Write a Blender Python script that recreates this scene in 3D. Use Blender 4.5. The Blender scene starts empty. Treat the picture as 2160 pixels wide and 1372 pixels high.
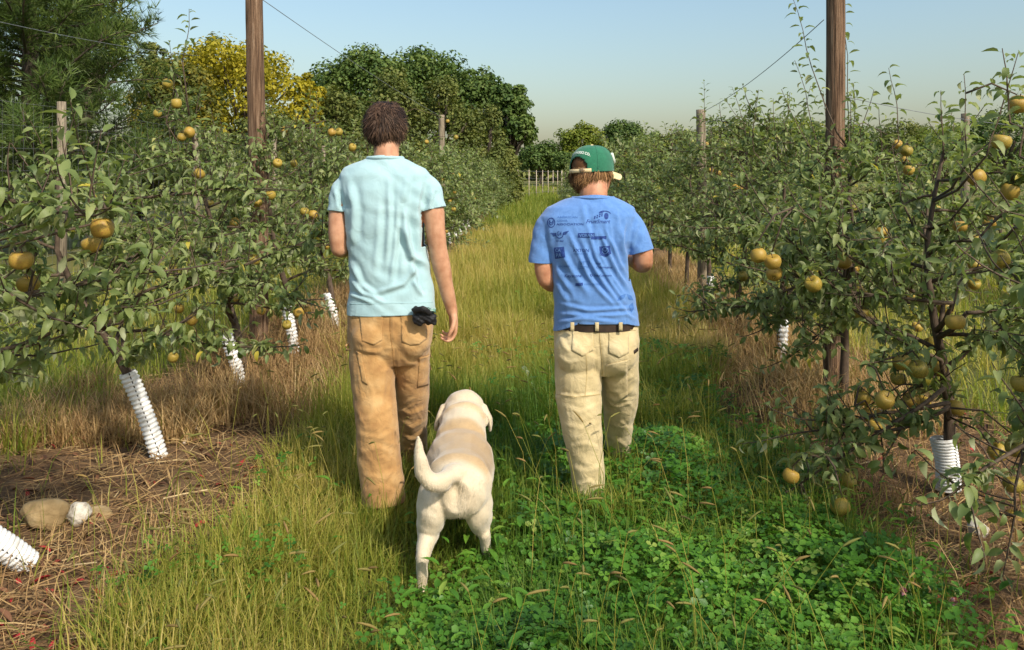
import bpy, bmesh, math, random
import numpy as np
from mathutils import Vector, Matrix
from mathutils.bvhtree import BVHTree

R = math.radians
rng = np.random.default_rng(7)
random.seed(7)
scene = bpy.context.scene
C = scene.collection

# ------------------------------------------------------------------ camera, sky, sun, exposure
F, CX, HY, EYE = 1620.0, 1080.0, 380.0, 1.5           # focal length, centre, horizon (photo pixels), eye height (m)
cam_data = bpy.data.cameras.new('camera')
cam = bpy.data.objects.new('camera', cam_data); C.objects.link(cam)
cam.location = (0, 0, EYE); cam.rotation_euler = (R(90), 0, 0)
cam_data.sensor_width = 36; cam_data.lens = 36 * F / 2160
cam_data.shift_y = -(686 - HY) / 2160
cam_data.clip_start = 0.05; cam_data.clip_end = 5000
scene.camera = cam

SUN_EL, SUN_AZ = R(42), R(143)                        # azimuth clockwise from +Y (camera looks along +Y)
to_sun = Vector((math.sin(SUN_AZ) * math.cos(SUN_EL), math.cos(SUN_AZ) * math.cos(SUN_EL), math.sin(SUN_EL)))
world = bpy.data.worlds.new('World'); scene.world = world; world.use_nodes = True
wn = world.node_tree.nodes; wl = world.node_tree.links
sky = wn.new('ShaderNodeTexSky'); sky.sky_type = 'NISHITA'; sky.sun_disc = False
sky.sun_elevation = SUN_EL; sky.sun_rotation = SUN_AZ
sky.air_density = 1.75; sky.dust_density = 3.6; sky.ozone_density = 4.5; sky.altitude = 200
wl.new(sky.outputs[0], wn['Background'].inputs[0]); wn['Background'].inputs[1].default_value = 0.138
sun_data = bpy.data.lights.new('sun', 'SUN'); sun = bpy.data.objects.new('sun', sun_data); C.objects.link(sun)
sun_data.energy = 3.6; sun_data.angle = R(2.5); sun_data.color = (1.0, 0.915, 0.78)
sun.rotation_euler = (-to_sun).to_track_quat('-Z', 'Y').to_euler(); sun.location = (6, -6, 12)
vs = scene.view_settings
vs.view_transform = 'Standard'; vs.look = 'None'; vs.exposure = 0.42; vs.gamma = 1.0; vs.use_curve_mapping = False
scene.cycles.max_bounces = 6; scene.cycles.diffuse_bounces = 3; scene.cycles.transmission_bounces = 4
scene.cycles.transparent_max_bounces = 4; scene.cycles.use_denoising = True

# ------------------------------------------------------------------ helpers
SLOPE = 0.031                                          # the rows run slightly to the right of the view axis
def P(px, py, Y): return Vector(((px - CX) * Y / F, Y, EYE - (py - HY) * Y / F))
def smooth01(a, b, x):
    t = np.clip((np.asarray(x, float) - a) / (b - a), 0, 1); return t * t * (3 - 2 * t)
def vnoise(x, y, s=0):
    x = np.asarray(x, float); y = np.asarray(y, float)
    xi = np.floor(x); yi = np.floor(y); fx = x - xi; fy = y - yi
    fx = fx * fx * (3 - 2 * fx); fy = fy * fy * (3 - 2 * fy)
    def h(a, b):
        v = np.sin(a * 127.1 + b * 311.7 + s * 74.7) * 43758.5453; return v - np.floor(v)
    return (h(xi, yi) * (1 - fx) + h(xi + 1, yi) * fx) * (1 - fy) + (h(xi, yi + 1) * (1 - fx) + h(xi + 1, yi + 1) * fx) * fy
def gz(x, y):
    x = np.asarray(x, float); y = np.asarray(y, float)
    near = (vnoise(x * 1.7, y * 1.7, 3) - .5) * .05 + (vnoise(x * .5, y * .5, 5) - .5) * .06
    return near * (1 - smooth01(14, 40, y)) + 1.15 * smooth01(36, 120, y) + (vnoise(x * .05, y * .05, 9) - .5) * .5 * smooth01(40, 90, y)

WM = {}                                                # world matrices of objects used as parents
def link(o, parent=None, wm=None):
    C.objects.link(o)
    WM[o.name] = wm if wm is not None else Matrix.Identity(4)
    if parent is not None:
        o.parent = parent; o.matrix_parent_inverse = WM[parent.name].inverted()
    return o
def thing(name, label, cat, loc, group=None):
    o = bpy.data.objects.new(name, None); o.location = loc; o.empty_display_size = .1
    link(o, None, Matrix.Translation(loc)); tag(o, label, cat, group); return o
def tag(o, label=None, cat=None, group=None, kind=None):
    if label: o['label'] = label
    if cat: o['category'] = cat
    if group: o['group'] = group
    if kind: o['kind'] = kind
    return o
def obj(name, me, mat=None, parent=None, smooth=True):
    """me: mesh or bmesh in world coordinates"""
    if isinstance(me, bmesh.types.BMesh):
        m = bpy.data.meshes.new(name); me.to_mesh(m); me.free(); me = m
    if mat is not None and len(me.materials) == 0: me.materials.append(mat)
    if smooth and len(me.polygons): me.polygons.foreach_set('use_smooth', np.ones(len(me.polygons), bool))
    o = bpy.data.objects.new(name, me); return link(o, parent)
def np_mesh(name, verts, faces, tint=None, smooth=False):
    """verts (V,3), faces list of (n,k) int arrays"""
    me = bpy.data.meshes.new(name)
    verts = np.ascontiguousarray(verts, np.float32)
    me.vertices.add(len(verts)); me.vertices.foreach_set('co', verts.ravel())
    faces = [f for f in (faces if isinstance(faces, list) else [faces]) if len(f)]
    idx = np.concatenate([f.ravel() for f in faces]).astype(np.int32)
    tot = np.concatenate([np.full(len(f), f.shape[1]) for f in faces]).astype(np.int32)
    start = np.concatenate([[0], np.cumsum(tot)[:-1]]).astype(np.int32)
    me.loops.add(len(idx)); me.loops.foreach_set('vertex_index', idx)
    me.polygons.add(len(tot)); me.polygons.foreach_set('loop_start', start)
    if smooth: me.polygons.foreach_set('use_smooth', np.ones(len(tot), bool))
    if tint is not None:
        a = me.attributes.new('tint', 'FLOAT', 'POINT'); a.data.foreach_set('value', np.ascontiguousarray(tint, np.float32))
    me.update(calc_edges=True); return me
def norm(v): return v / np.maximum(np.linalg.norm(v, axis=-1, keepdims=True), 1e-9)

class Geo:
    """collects triangles / quads for one mesh"""
    def __init__(s): s.v = []; s.f3 = []; s.f4 = []; s.t = []; s.n = 0
    def add(s, v, f, tint=0.5):
        v = np.asarray(v, float).reshape(-1, 3); f = np.asarray(f, int)
        (s.f4 if f.shape[1] == 4 else s.f3).append(f + s.n)
        s.v.append(v); s.t.append(np.broadcast_to(np.asarray(tint, float), (len(v),))); s.n += len(v)
    def inst(s, tv, tf, pos, ax, ay, az, sc, tint=None):
        """copies of a template: axes ax, ay, az (N,3), scale (N,) or (N,3)"""
        N = len(pos); tv = np.asarray(tv, float); tf = np.asarray(tf, int); M = len(tv)
        if N == 0: return
        sc = np.asarray(sc, float)
        if sc.ndim == 1: sc = np.repeat(sc[:, None], 3, 1)
        l = tv[None] * sc[:, None, :]
        v = pos[:, None, :] + l[..., 0:1] * ax[:, None, :] + l[..., 1:2] * ay[:, None, :] + l[..., 2:3] * az[:, None, :]
        f = tf[None] + (np.arange(N) * M)[:, None, None]
        t = np.full(N, .5) if tint is None else np.asarray(tint, float)
        s.add(v.reshape(-1, 3), f.reshape(-1, tf.shape[1]), np.repeat(t, M))
    def tube(s, pts, rad, n=6, tint=.5, cap=True):
        pts = np.asarray(pts, float); K = len(pts); rad = np.broadcast_to(np.asarray(rad, float), (K,))
        t = norm(np.gradient(pts, axis=0)); ref = np.array([0, 0, 1.0]) if abs(t[0][2]) < .9 else np.array([1.0, 0, 0])
        u = norm(np.cross(t, ref)); w = np.cross(t, u)
        a = np.arange(n) * 2 * math.pi / n
        ring = pts[:, None, :] + rad[:, None, None] * (np.cos(a)[None, :, None] * u[:, None, :] + np.sin(a)[None, :, None] * w[:, None, :])
        v = ring.reshape(-1, 3); k = np.arange(K - 1)[:, None] * n; i = np.arange(n)[None]; j = (i + 1) % n
        f = np.stack([k + i, k + j, k + n + j, k + n + i], -1).reshape(-1, 4)
        s.add(v, f, tint)
        if cap:
            c = np.stack([np.zeros(n - 2, int), np.arange(1, n - 1), np.arange(2, n)], 1)
            s.f3.append(c[:, ::-1] + s.n - K * n); s.f3.append(c + s.n - n)
    def mesh(s, name, smooth=False, tint=True):
        fs = []
        if s.f3: fs.append(np.concatenate(s.f3))
        if s.f4: fs.append(np.concatenate(s.f4))
        return np_mesh(name, np.concatenate(s.v), fs, np.concatenate(s.t) if tint else None, smooth)

# ------------------------------------------------------------------ materials
def nodes(name):
    m = bpy.data.materials.new(name); m.use_nodes = True; nt = m.node_tree
    return m, nt, nt.nodes, nt.links, nt.nodes['Principled BSDF']
def ramp(N, stops):
    r = N.new('ShaderNodeValToRGB'); e = r.color_ramp.elements
    while len(e) < len(stops): e.new(.5)
    for i, (p, c) in enumerate(stops): e[i].position = p; e[i].color = (*c, 1)
    return r
def noise(N, L, scale, detail=3, rough=.55, coord='Object', vec=None):
    n = N.new('ShaderNodeTexNoise'); n.inputs['Scale'].default_value = scale; n.inputs['Detail'].default_value = detail; n.inputs['Roughness'].default_value = rough
    if vec is None: vec = N.new('ShaderNodeTexCoord').outputs[coord]
    L.new(vec, n.inputs['Vector']); return n
def mapped(N, L, scale, coord='Object'):
    tc = N.new('ShaderNodeTexCoord'); mp = N.new('ShaderNodeMapping'); mp.inputs['Scale'].default_value = scale
    L.new(tc.outputs[coord], mp.inputs['Vector']); return mp.outputs[0]
def mat_noise(name, stops, scale=20, rough=.85, bump=0, bscale=200, detail=4, stretch=None, spec=.3, sheen=0, bdist=.002, wrinkle=0):
    m, nt, N, L, B = nodes(name)
    vec = mapped(N, L, stretch) if stretch else None
    n = noise(N, L, scale, detail, vec=vec); r = ramp(N, stops); L.new(n.outputs['Fac'], r.inputs[0]); L.new(r.outputs[0], B.inputs['Base Color'])
    B.inputs['Roughness'].default_value = rough; B.inputs['Specular IOR Level'].default_value = spec
    if sheen: B.inputs['Sheen Weight'].default_value = sheen; B.inputs['Sheen Roughness'].default_value = .6
    if bump:
        b = N.new('ShaderNodeBump'); b.inputs['Strength'].default_value = bump; b.inputs['Distance'].default_value = bdist
        n2 = noise(N, L, bscale, 4, vec=vec); L.new(n2.outputs['Fac'], b.inputs['Height']); L.new(b.outputs[0], B.inputs['Normal'])
        if wrinkle:                              # small soft creases of worn cloth
            w = N.new('ShaderNodeBump'); w.inputs['Strength'].default_value = wrinkle; w.inputs['Distance'].default_value = .012
            n3 = noise(N, L, 16, 5, .62); n3.inputs['Distortion'].default_value = 1.6; L.new(n3.outputs['Fac'], w.inputs['Height']); L.new(w.outputs[0], b.inputs['Normal'])
    return m
def mat_leaf(name, stops, under=None, trans=.35, rough=.5, spec=.35, nscale=None, tcol=1.25):
    """leaf: colour by the leaf's own tint, paler underside, light shining through"""
    m, nt, N, L, B = nodes(name)
    at = N.new('ShaderNodeAttribute'); at.attribute_name = 'tint'
    r = ramp(N, stops); fac = at.outputs['Fac']
    if nscale:
        n = noise(N, L, nscale, 3); mx = N.new('ShaderNodeMath'); mx.operation = 'MULTIPLY_ADD'; mx.inputs[1].default_value = .5
        ad = N.new('ShaderNodeMath'); ad.operation = 'SUBTRACT'; L.new(n.outputs['Fac'], ad.inputs[0]); ad.inputs[1].default_value = .5
        L.new(ad.outputs[0], mx.inputs[0]); L.new(fac, mx.inputs[2]); fac = mx.outputs[0]
    L.new(fac, r.inputs[0]); col = r.outputs[0]
    if under:
        g = N.new('ShaderNodeNewGeometry'); mix = N.new('ShaderNodeMix'); mix.data_type = 'RGBA'
        L.new(g.outputs['Backfacing'], mix.inputs['Factor']); L.new(col, mix.inputs[6]); mix.inputs[7].default_value = (*under, 1); col = mix.outputs[2]
    L.new(col, B.inputs['Base Color']); B.inputs['Roughness'].default_value = rough; B.inputs['Specular IOR Level'].default_value = spec
    if trans:
        t = N.new('ShaderNodeBsdfTranslucent'); mu = N.new('ShaderNodeMix'); mu.data_type = 'RGBA'; mu.blend_type = 'MULTIPLY'; mu.inputs['Factor'].default_value = 1
        L.new(r.outputs[0], mu.inputs[6]); mu.inputs[7].default_value = (tcol, tcol * 1.05, tcol * .5, 1); L.new(mu.outputs[2], t.inputs['Color'])
        ms = N.new('ShaderNodeMixShader'); ms.inputs[0].default_value = trans
        L.new(B.outputs[0], ms.inputs[1]); L.new(t.outputs[0], ms.inputs[2]); L.new(ms.outputs[0], N['Material Output'].inputs['Surface'])
    return m

M = {}
M['shirt_aqua'] = mat_noise('shirt_aqua', [(.3, (.305, .465, .495)), (.7, (.36, .525, .55))], 9, .92, .35, 900, sheen=.25, bdist=.001, wrinkle=0.28)
M['shirt_blue'] = mat_noise('shirt_blue', [(.3, (.08, .195, .46)), (.7, (.105, .235, .52))], 60, .92, .35, 900, sheen=.25, bdist=.001, wrinkle=0.28)
M['hem_aqua'] = mat_noise('hem_aqua', [(.3, (.275, .425, .45)), (.7, (.315, .475, .49))], 9, .92, .3, 900, bdist=.001)
M['pants_tan'] = mat_noise('pants_tan', [(.3, (.29, .15, .05)), (.5, (.40, .225, .08)), (.72, (.50, .315, .135))], 11, .9, .4, 700, sheen=.15, bdist=.001, wrinkle=0.55)
M['pants_khaki'] = mat_noise('pants_khaki', [(.3, (.42, .33, .165)), (.5, (.51, .405, .215)), (.72, (.59, .48, .275))], 11, .9, .4, 700, sheen=.15, bdist=.001, wrinkle=0.55)
M['stitch_tan'] = mat_noise('stitch_tan', [(.3, (.25, .13, .04)), (.7, (.30, .16, .055))], 30, .9)
M['stitch_khaki'] = mat_noise('stitch_khaki', [(.3, (.42, .31, .13)), (.7, (.48, .36, .17))], 30, .9)
M['skin_fair'] = mat_noise('skin_fair', [(.3, (.40, .19, .105)), (.55, (.50, .265, .155)), (.75, (.55, .31, .19))], 30, .55, .25, 260, spec=.35, bdist=.0008)
M['skin_ruddy'] = mat_noise('skin_ruddy', [(.3, (.40, .175, .095)), (.55, (.50, .24, .135)), (.75, (.55, .285, .17))], 30, .55, .25, 260, spec=.35, bdist=.0008)
for k in ('skin_fair', 'skin_ruddy'):
    b = M[k].node_tree.nodes['Principled BSDF']; b.inputs['Subsurface Weight'].default_value = .12; b.inputs['Subsurface Radius'].default_value = (.02, .008, .004); b.inputs['Subsurface Scale'].default_value = .5
M['print_ink'] = mat_noise('print_ink', [(.35, (.012, .035, .16)), (.7, (.03, .07, .26))], 120, .85)
M['print_ghost'] = mat_noise('print_ghost', [(.35, (.05, .135, .37)), (.7, (.068, .17, .42))], 60, .9)
M['cap_green'] = mat_noise('cap_green', [(.3, (.005, .10, .05)), (.7, (.010, .14, .068))], 40, .85, .4, 900, sheen=.2, bdist=.001)
M['cap_tan'] = mat_noise('cap_tan', [(.3, (.62, .47, .25)), (.7, (.70, .56, .32))], 40, .85, .3, 900, bdist=.001)
M['white_thread'] = mat_noise('white_thread', [(.3, (.62, .70, .60)), (.7, (.75, .8, .72))], 80, .8)
M['black_cloth'] = mat_noise('black_cloth', [(.3, (.006, .006, .007)), (.7, (.016, .016, .018))], 40, .6, .6, 120, bdist=.004)
M['dark_leather'] = mat_noise('dark_leather', [(.3, (.02, .013, .01)), (.7, (.05, .03, .02))], 40, .55, .3, 300)
M['brass'] = mat_noise('brass', [(.3, (.16, .11, .06)), (.7, (.22, .15, .08))], 40, .4, spec=.6)
M['boot'] = mat_noise('boot', [(.3, (.09, .05, .025)), (.7, (.16, .09, .045))], 20, .75, .3, 200)
M['teal_cord'] = mat_noise('teal_cord', [(.4, (.03, .22, .17)), (.55, (.45, .6, .5))], 60, .7)
M['eye_white'] = mat_noise('eye_white', [(.3, (.7, .68, .62)), (.7, (.75, .73, .68))], 10, .3)
def mat_hair(name, a, b, c):
    m, nt, N, L, B = nodes(name)
    at = N.new('ShaderNodeAttribute'); at.attribute_name = 'tint'; r = ramp(N, [(0, a), (.5, b), (1, c)]); L.new(at.outputs['Fac'], r.inputs[0]); L.new(r.outputs[0], B.inputs['Base Color'])
    B.inputs['Roughness'].default_value = .6; B.inputs['Specular IOR Level'].default_value = .18; return m
M['hair_brown'] = mat_hair('hair_brown', (.016, .009, .006), (.046, .026, .017), (.15, .088, .055))
M['hair_blond'] = mat_hair('hair_blond', (.07, .03, .012), (.19, .095, .036), (.38, .22, .09))

# ------------------------------------------------------------------ soft-body builders (people, dog)
def loft(bm, rings, n=24, rot=None):
    """closed tube through superellipse rings (centre, u, v, power)"""
    vs_ = []
    for c, u, v, p in rings:
        row = []
        for i in range(n):
            a = 2 * math.pi * i / n; ca, sa = math.cos(a), math.sin(a)
            x = math.copysign(abs(ca) ** (2 / p), ca); y = math.copysign(abs(sa) ** (2 / p), sa)
            row.append(bm.verts.new(Vector(c) + Vector(u) * x + Vector(v) * y))
        vs_.append(row)
    for a, b in zip(vs_, vs_[1:]):
        for i in range(n):
            j = (i + 1) % n; bm.faces.new((a[i], a[j], b[j], b[i]))
    bm.faces.new(vs_[0][::-1]); bm.faces.new(vs_[-1])
def limb(bm, pts, radii, n=18, ref=(1, 0, 0), round_ends=True):
    """tapering limb; radii scalar or (along ref, across)"""
    pts = [Vector(p) for p in pts]; rad = [(r, r) if not isinstance(r, (tuple, list)) else r for r in radii]
    # resample smoothly (Catmull-Rom)
    q, rr = [], []
    K = len(pts)
    for i in range(K - 1):
        p0, p1, p2, p3 = pts[max(i - 1, 0)], pts[i], pts[i + 1], pts[min(i + 2, K - 1)]
        for s in range(5):
            t = s / 5
            q.append(.5 * ((2 * p1) + (p2 - p0) * t + (2 * p0 - 5 * p1 + 4 * p2 - p3) * t * t + (3 * p1 - p0 - 3 * p2 + p3) * t ** 3))
            st = t * t * (3 - 2 * t); rr.append(tuple(rad[i][k] * (1 - st) + rad[i + 1][k] * st for k in (0, 1)))
    q.append(pts[-1]); rr.append(rad[-1])
    rings = []
    for i, c in enumerate(q):
        t = (q[min(i + 1, len(q) - 1)] - q[max(i - 1, 0)]).normalized()
        u = Vector(ref) - t * t.dot(Vector(ref)); u.normalize(); v = t.cross(u)
        rings.append((c, u * rr[i][0], v * rr[i][1], 2.0, t, min(rr[i])))
    out = []
    if round_ends:
        c, u, v, p, t, r = rings[0]
        for s in (.95, .7, .35): out.append((c - t * r * s, u * math.sqrt(1 - s * s), v * math.sqrt(1 - s * s), p))
    out += [x[:4] for x in rings]
    if round_ends:
        c, u, v, p, t, r = rings[-1]
        for s in (.35, .7, .95): out.append((c + t * r * s, u * math.sqrt(1 - s * s), v * math.sqrt(1 - s * s), p))
    loft(bm, out, n)
def ball(bm, c, r, m=None):
    r = (r, r, r) if not isinstance(r, (tuple, list)) else r
    mat = Matrix.Translation(Vector(c)) @ (m or Matrix.Identity(4)) @ Matrix.Diagonal((*r, 1))
    bmesh.ops.create_icosphere(bm, subdivisions=3, radius=1, matrix=mat)
def voxel_union(bm, voxel, smooth=6, factor=.5, keep=1.0):
    me = bpy.data.meshes.new('tmp'); bm.to_mesh(me); bm.free()
    o = bpy.data.objects.new('tmp', me); C.objects.link(o)
    m = o.modifiers.new('r', 'REMESH'); m.mode = 'VOXEL'; m.voxel_size = voxel
    if smooth: s = o.modifiers.new('s', 'SMOOTH'); s.iterations = smooth; s.factor = factor
    if keep < 1: d = o.modifiers.new('d', 'DECIMATE'); d.ratio = keep
    dg = bpy.context.evaluated_depsgraph_get(); dg.update()
    out = bpy.data.meshes.new_from_object(o.evaluated_get(dg))
    bpy.data.objects.remove(o); bpy.data.meshes.remove(me); return out
def get_vn(me):
    n = len(me.vertices); v = np.empty(n * 3, np.float32); me.vertices.foreach_get('co', v)
    w = np.empty(n * 3, np.float32); me.vertex_normals.foreach_get('vector', w)
    return v.reshape(-1, 3).astype(float), w.reshape(-1, 3).astype(float)
def set_v(me, v): me.vertices.foreach_set('co', np.ascontiguousarray(v, np.float32).ravel()); me.update()
def cut(me, planes, region=None):
    """remove what lies beyond each plane (point, normal, test(co)) -> open cloth edge"""
    bm = bmesh.new(); bm.from_mesh(me)
    for co, no, test in planes:
        vs_ = [v for v in bm.verts if test(v.co)]; s = set(vs_)
        ed = [e for e in bm.edges if e.verts[0] in s and e.verts[1] in s]; fa = [f for f in bm.faces if all(v in s for v in f.verts)]
        bmesh.ops.bisect_plane(bm, geom=vs_ + ed + fa, plane_co=co, plane_no=no, clear_outer=True)
    bm.to_mesh(me); bm.free(); me.update(); return me
def thicken(me, t):
    o = bpy.data.objects.new('tmp', me); C.objects.link(o)
    m = o.modifiers.new('s', 'SOLIDIFY'); m.thickness = t; m.offset = -1; m.use_rim_only = True
    dg = bpy.context.evaluated_depsgraph_get(); dg.update()
    out = bpy.data.meshes.new_from_object(o.evaluated_get(dg)); bpy.data.objects.remove(o); return out
def folds(me, lines, Y, back=True, noise_amp=.002):
    """raise cloth folds; lines: (px polyline, width px, height m)"""
    v, n = get_vn(me); s = F / Y
    px = CX + v[:, 0] * s * Y / v[:, 1]; py = HY + (EYE - v[:, 2]) * s * Y / v[:, 1]
    d = np.zeros(len(v))
    w_back = smooth01(.25, -.25, -(-n[:, 1])) if False else np.clip((-n[:, 1] + .15) / .5, 0, 1)
    for poly, w, h in lines:
        poly = np.asarray(poly, float); seg = poly[1:] - poly[:-1]; ln = np.linalg.norm(seg, axis=1); tot = ln.sum(); acc = 0
        best = np.full(len(v), 1e9); tb = np.zeros(len(v)); sd = np.zeros(len(v))
        for a, e, l in zip(poly[:-1], seg, ln):
            q = np.stack([px - a[0], py - a[1]], 1); t = np.clip((q @ e) / (l * l), 0, 1)
            dv = q - t[:, None] * e; dist = np.linalg.norm(dv, axis=1); sgn = np.sign(q[:, 0] * e[1] - q[:, 1] * e[0])
            m = dist < best; best[m] = dist[m]; tb[m] = (acc + t[m] * l) / tot; sd[m] = sgn[m] * dist[m]; acc += l
        end = np.clip(np.sin(np.pi * np.clip(tb * .94 + .03, 0, 1)) * 1.6, 0, 1)
        prof = np.exp(-(sd / w) ** 2) - .75 * np.exp(-((sd - 1.5 * w) / (1.1 * w)) ** 2)
        d += h * prof * end
    d *= w_back
    x, y, z = v.T
    d += noise_amp * (np.sin(x * 31 + z * 17 + np.sin(z * 23) * 2) * np.sin(y * 29 + z * 41 + np.sin(x * 19)) + .6 * np.sin(z * 67 + x * 38 + 3 * np.sin(x * 15 + z * 9)))
    set_v(me, v + n * d[:, None]); return me
def patch(me_bvh, poly_px, Y, step_px=3.0, off=.004, thick=.003, rough_edge=0):
    """a piece of cloth / ink lying on the camera-facing side of a surface: polygon(s) in photo pixels at distance Y"""
    bm = bmesh.new()
    polys = poly_px if isinstance(poly_px[0][0], (list, tuple)) else [poly_px]
    for poly in polys:
        vv = [bm.verts.new((x, 0, -y)) for x, y in poly]
        bm.faces.new(vv)
    return patch_bm(me_bvh, bm, Y, step_px, off, thick)
def patch_bm(bvh, bm, Y, step_px, off, thick):
    bmesh.ops.triangulate(bm, faces=bm.faces[:])
    for k in range(7):
        ed = [e for e in bm.edges if e.calc_length() > step_px * 1.5]
        if not ed: break
        bmesh.ops.subdivide_edges(bm, edges=ed, cuts=1)
        bmesh.ops.triangulate(bm, faces=[f for f in bm.faces if len(f.verts) > 3])
    dead = []
    o = Vector((0, 0, EYE))
    for v in bm.verts:
        w = P(v.co.x, -v.co.z, Y); d = (w - o).normalized()
        hit, nrm, idx, dist = bvh.ray_cast(o, d)
        if hit is None: dead.append(v)
        else: v.co = hit + (nrm if nrm.dot(d) < 0 else -nrm) * off
    if dead: bmesh.ops.delete(bm, geom=dead, context='VERTS')
    bmesh.ops.recalc_face_normals(bm, faces=bm.faces[:])
    for f in bm.faces:
        if f.normal.y > 0: f.normal_flip()
    if thick:
        r = bmesh.ops.solidify(bm, geom=bm.faces[:], thickness=thick)
    return bm
def bvh_of(me):
    bm = bmesh.new(); bm.from_mesh(me); t = BVHTree.FromBMesh(bm); bm.free(); return t
def text_bm(txt, px, py, h, slant=0, width=None, bold=0):
    """outline text as flat faces in photo pixels; px, py = left end of the baseline, h = capital height"""
    cu = bpy.data.curves.new('t', 'FONT'); cu.body = txt; cu.size = h / .69; cu.shear = slant; cu.offset = bold; cu.resolution_u = 2
    o = bpy.data.objects.new('t', cu); C.objects.link(o)
    dg = bpy.context.evaluated_depsgraph_get(); dg.update()
    me = bpy.data.meshes.new_from_object(o.evaluated_get(dg)); bpy.data.objects.remove(o); bpy.data.curves.remove(cu)
    bm = bmesh.new(); bm.from_mesh(me); bpy.data.meshes.remove(me)
    xs = [v.co.x for v in bm.verts]; k = width / max(max(xs), 1e-6) if width else 1
    for v in bm.verts: v.co = Vector((px + v.co.x * k, 0, -py + v.co.y))
    return bm
def hand(bm, Mx, side, curl=(.5, .7, .5), thumb_in=.4):
    """hand along local +Z from the wrist, palm towards local -Y, thumb on side*X"""
    T = lambda p: Mx @ Vector(p)
    ux = (Mx.to_3x3() @ Vector((1, 0, 0)))
    limb(bm, [T((0, 0, -.03)), T((0, 0, .0)), T((0, 0, .045)), T((0, -.004, .088))], [(.026, .019), (.029, .02), (.041, .019), (.042, .014)], 14, ux)
    for k, (x, L) in enumerate(((.031, .072), (.0105, .082), (-.0105, .077), (-.031, .06))):
        x *= side; a = -.06 * x / .03; p = Vector((x, -.003, .086)); pts = [p.copy() - Vector((0, 0, .02)), p.copy()]; ang = .15 + .05 * k
        for s, f in enumerate((.46, .30, .24)):
            ang += curl[s] * (1 + .12 * k); d = Vector((math.sin(-a) * .4 * math.cos(ang), -math.sin(ang), math.cos(ang)))
            p = p + d * L * f; pts.append(p.copy())
        limb(bm, [T(q) for q in pts], [.0095, .0092, .0085, .0078, .0062], 10, ux)
    p = Vector((side * .026, -.004, .018)); pts = [p]
    for L, d in ((.032, (side * .75, -.25, .6)), (.034, (side * (.45 - thumb_in), -.45, .8)), (.026, (side * (.1 - thumb_in), -.5, .8))):
        p = p + Vector(d).normalized() * L; pts.append(p)
    limb(bm, [T(q) for q in pts], [.014, .012, .0105, .008], 10, ux)
def frame_matrix(origin, z, y_hint):
    z = Vector(z).normalized(); y = Vector(y_hint); y = (y - z * y.dot(z)).normalized(); x = y.cross(z)
    m = Matrix((x, y, z)).transposed().to_4x4(); m.translation = Vector(origin); return m
def head(bm, Mx, s=1.0):
    """head, face along local +Y, centre between the ears"""
    T = lambda p: Mx @ (Vector(p) * s)
    R3 = Mx.to_3x3().to_4x4()
    ball(bm, T((0, -.012, .03)), (.076 * s, .094 * s, .088 * s), R3)
    ball(bm, T((0, .02, -.01)), (.070 * s, .078 * s, .085 * s), R3)
    ux = R3 @ Vector((1, 0, 0))
    loft(bm, [(T((0, .03, z)), (R3 @ Vector((a, 0, 0))) * s, (R3 @ Vector((0, b, 0))) * s, 2.3) for z, a, b in ((0, .068, .068), (-.04, .063, .064), (-.075, .052, .056), (-.1, .036, .042), (-.112, .02, .026))], 18)
    limb(bm, [T((0, .09, .012)), T((0, .102, -.008)), T((0, .112, -.028)), T((0, .098, -.036))], [.009, .011, .014, .012], 10, ux)       # nose
    limb(bm, [T((-.03, .082, .03)), T((0, .091, .028)), T((.03, .082, .03))], [.008, .009, .008], 8, R3 @ Vector((0, 0, 1)))            # brow
    limb(bm, [T((-.02, .09, -.062)), T((0, .097, -.062)), T((.02, .09, -.062))], [.005, .0075, .005], 8, R3 @ Vector((0, 0, 1)))          # lips
    for sd in (-1, 1):                                                                                                             # ears
        pts = [T((sd * (.072 + .012 * math.sin(a) * 0 + .010), -.006 - .017 * math.sin(a), .0 + .03 * math.cos(a))) for a in np.linspace(-.5, 3.6, 9)]
        limb(bm, pts, [.006, .0065, .007, .007, .007, .007, .0075, .008, .007], 8, ux)
        ball(bm, T((sd * .075, -.004, -.002)), (.008 * s, .016 * s, .026 * s), R3)
def ribbons(roots, dirs, nrm, L, width, bend, segs=4, tint=None, seed=0, lift=.004):
    """hair strands as tapering ribbons; bend = (N,3) displacement at the tip"""
    N = len(roots); t = np.linspace(0, 1, segs + 1)
    pts = roots[:, None, :] + dirs[:, None, :] * (t[None, :, None] * L[:, None, None]) + bend[:, None, :] * (t ** 2)[None, :, None] + nrm[:, None, :] * (lift * np.sin(np.pi * t * .8))[None, :, None]
    side = norm(np.cross(dirs, nrm)); w = width[:, None] * (1 - t[None] ** 2 * .92)
    v = np.stack([pts - side[:, None] * w[..., None] * .5, pts + side[:, None] * w[..., None] * .5], 2)  # N,S,2,3
    M_ = 2 * (segs + 1); base = (np.arange(N) * M_)[:, None, None]; s = np.arange(segs)[None, :, None] * 2
    f = base + s + np.array([0, 1, 3, 2])[None, None, :]
    g = Geo(); g.add(v.reshape(-1, 3), f.reshape(-1, 4), np.repeat(tint if tint is not None else np.full(N, .5), M_)); return g

def torso_rings(rows, dz=0, k=1.0):
    return [(P(px, py, Y), Vector((half * k * Y / F, 0, 0)), Vector((0, ry * k, 0)), p) for px, py, half, Y, ry, p in rows]

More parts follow.
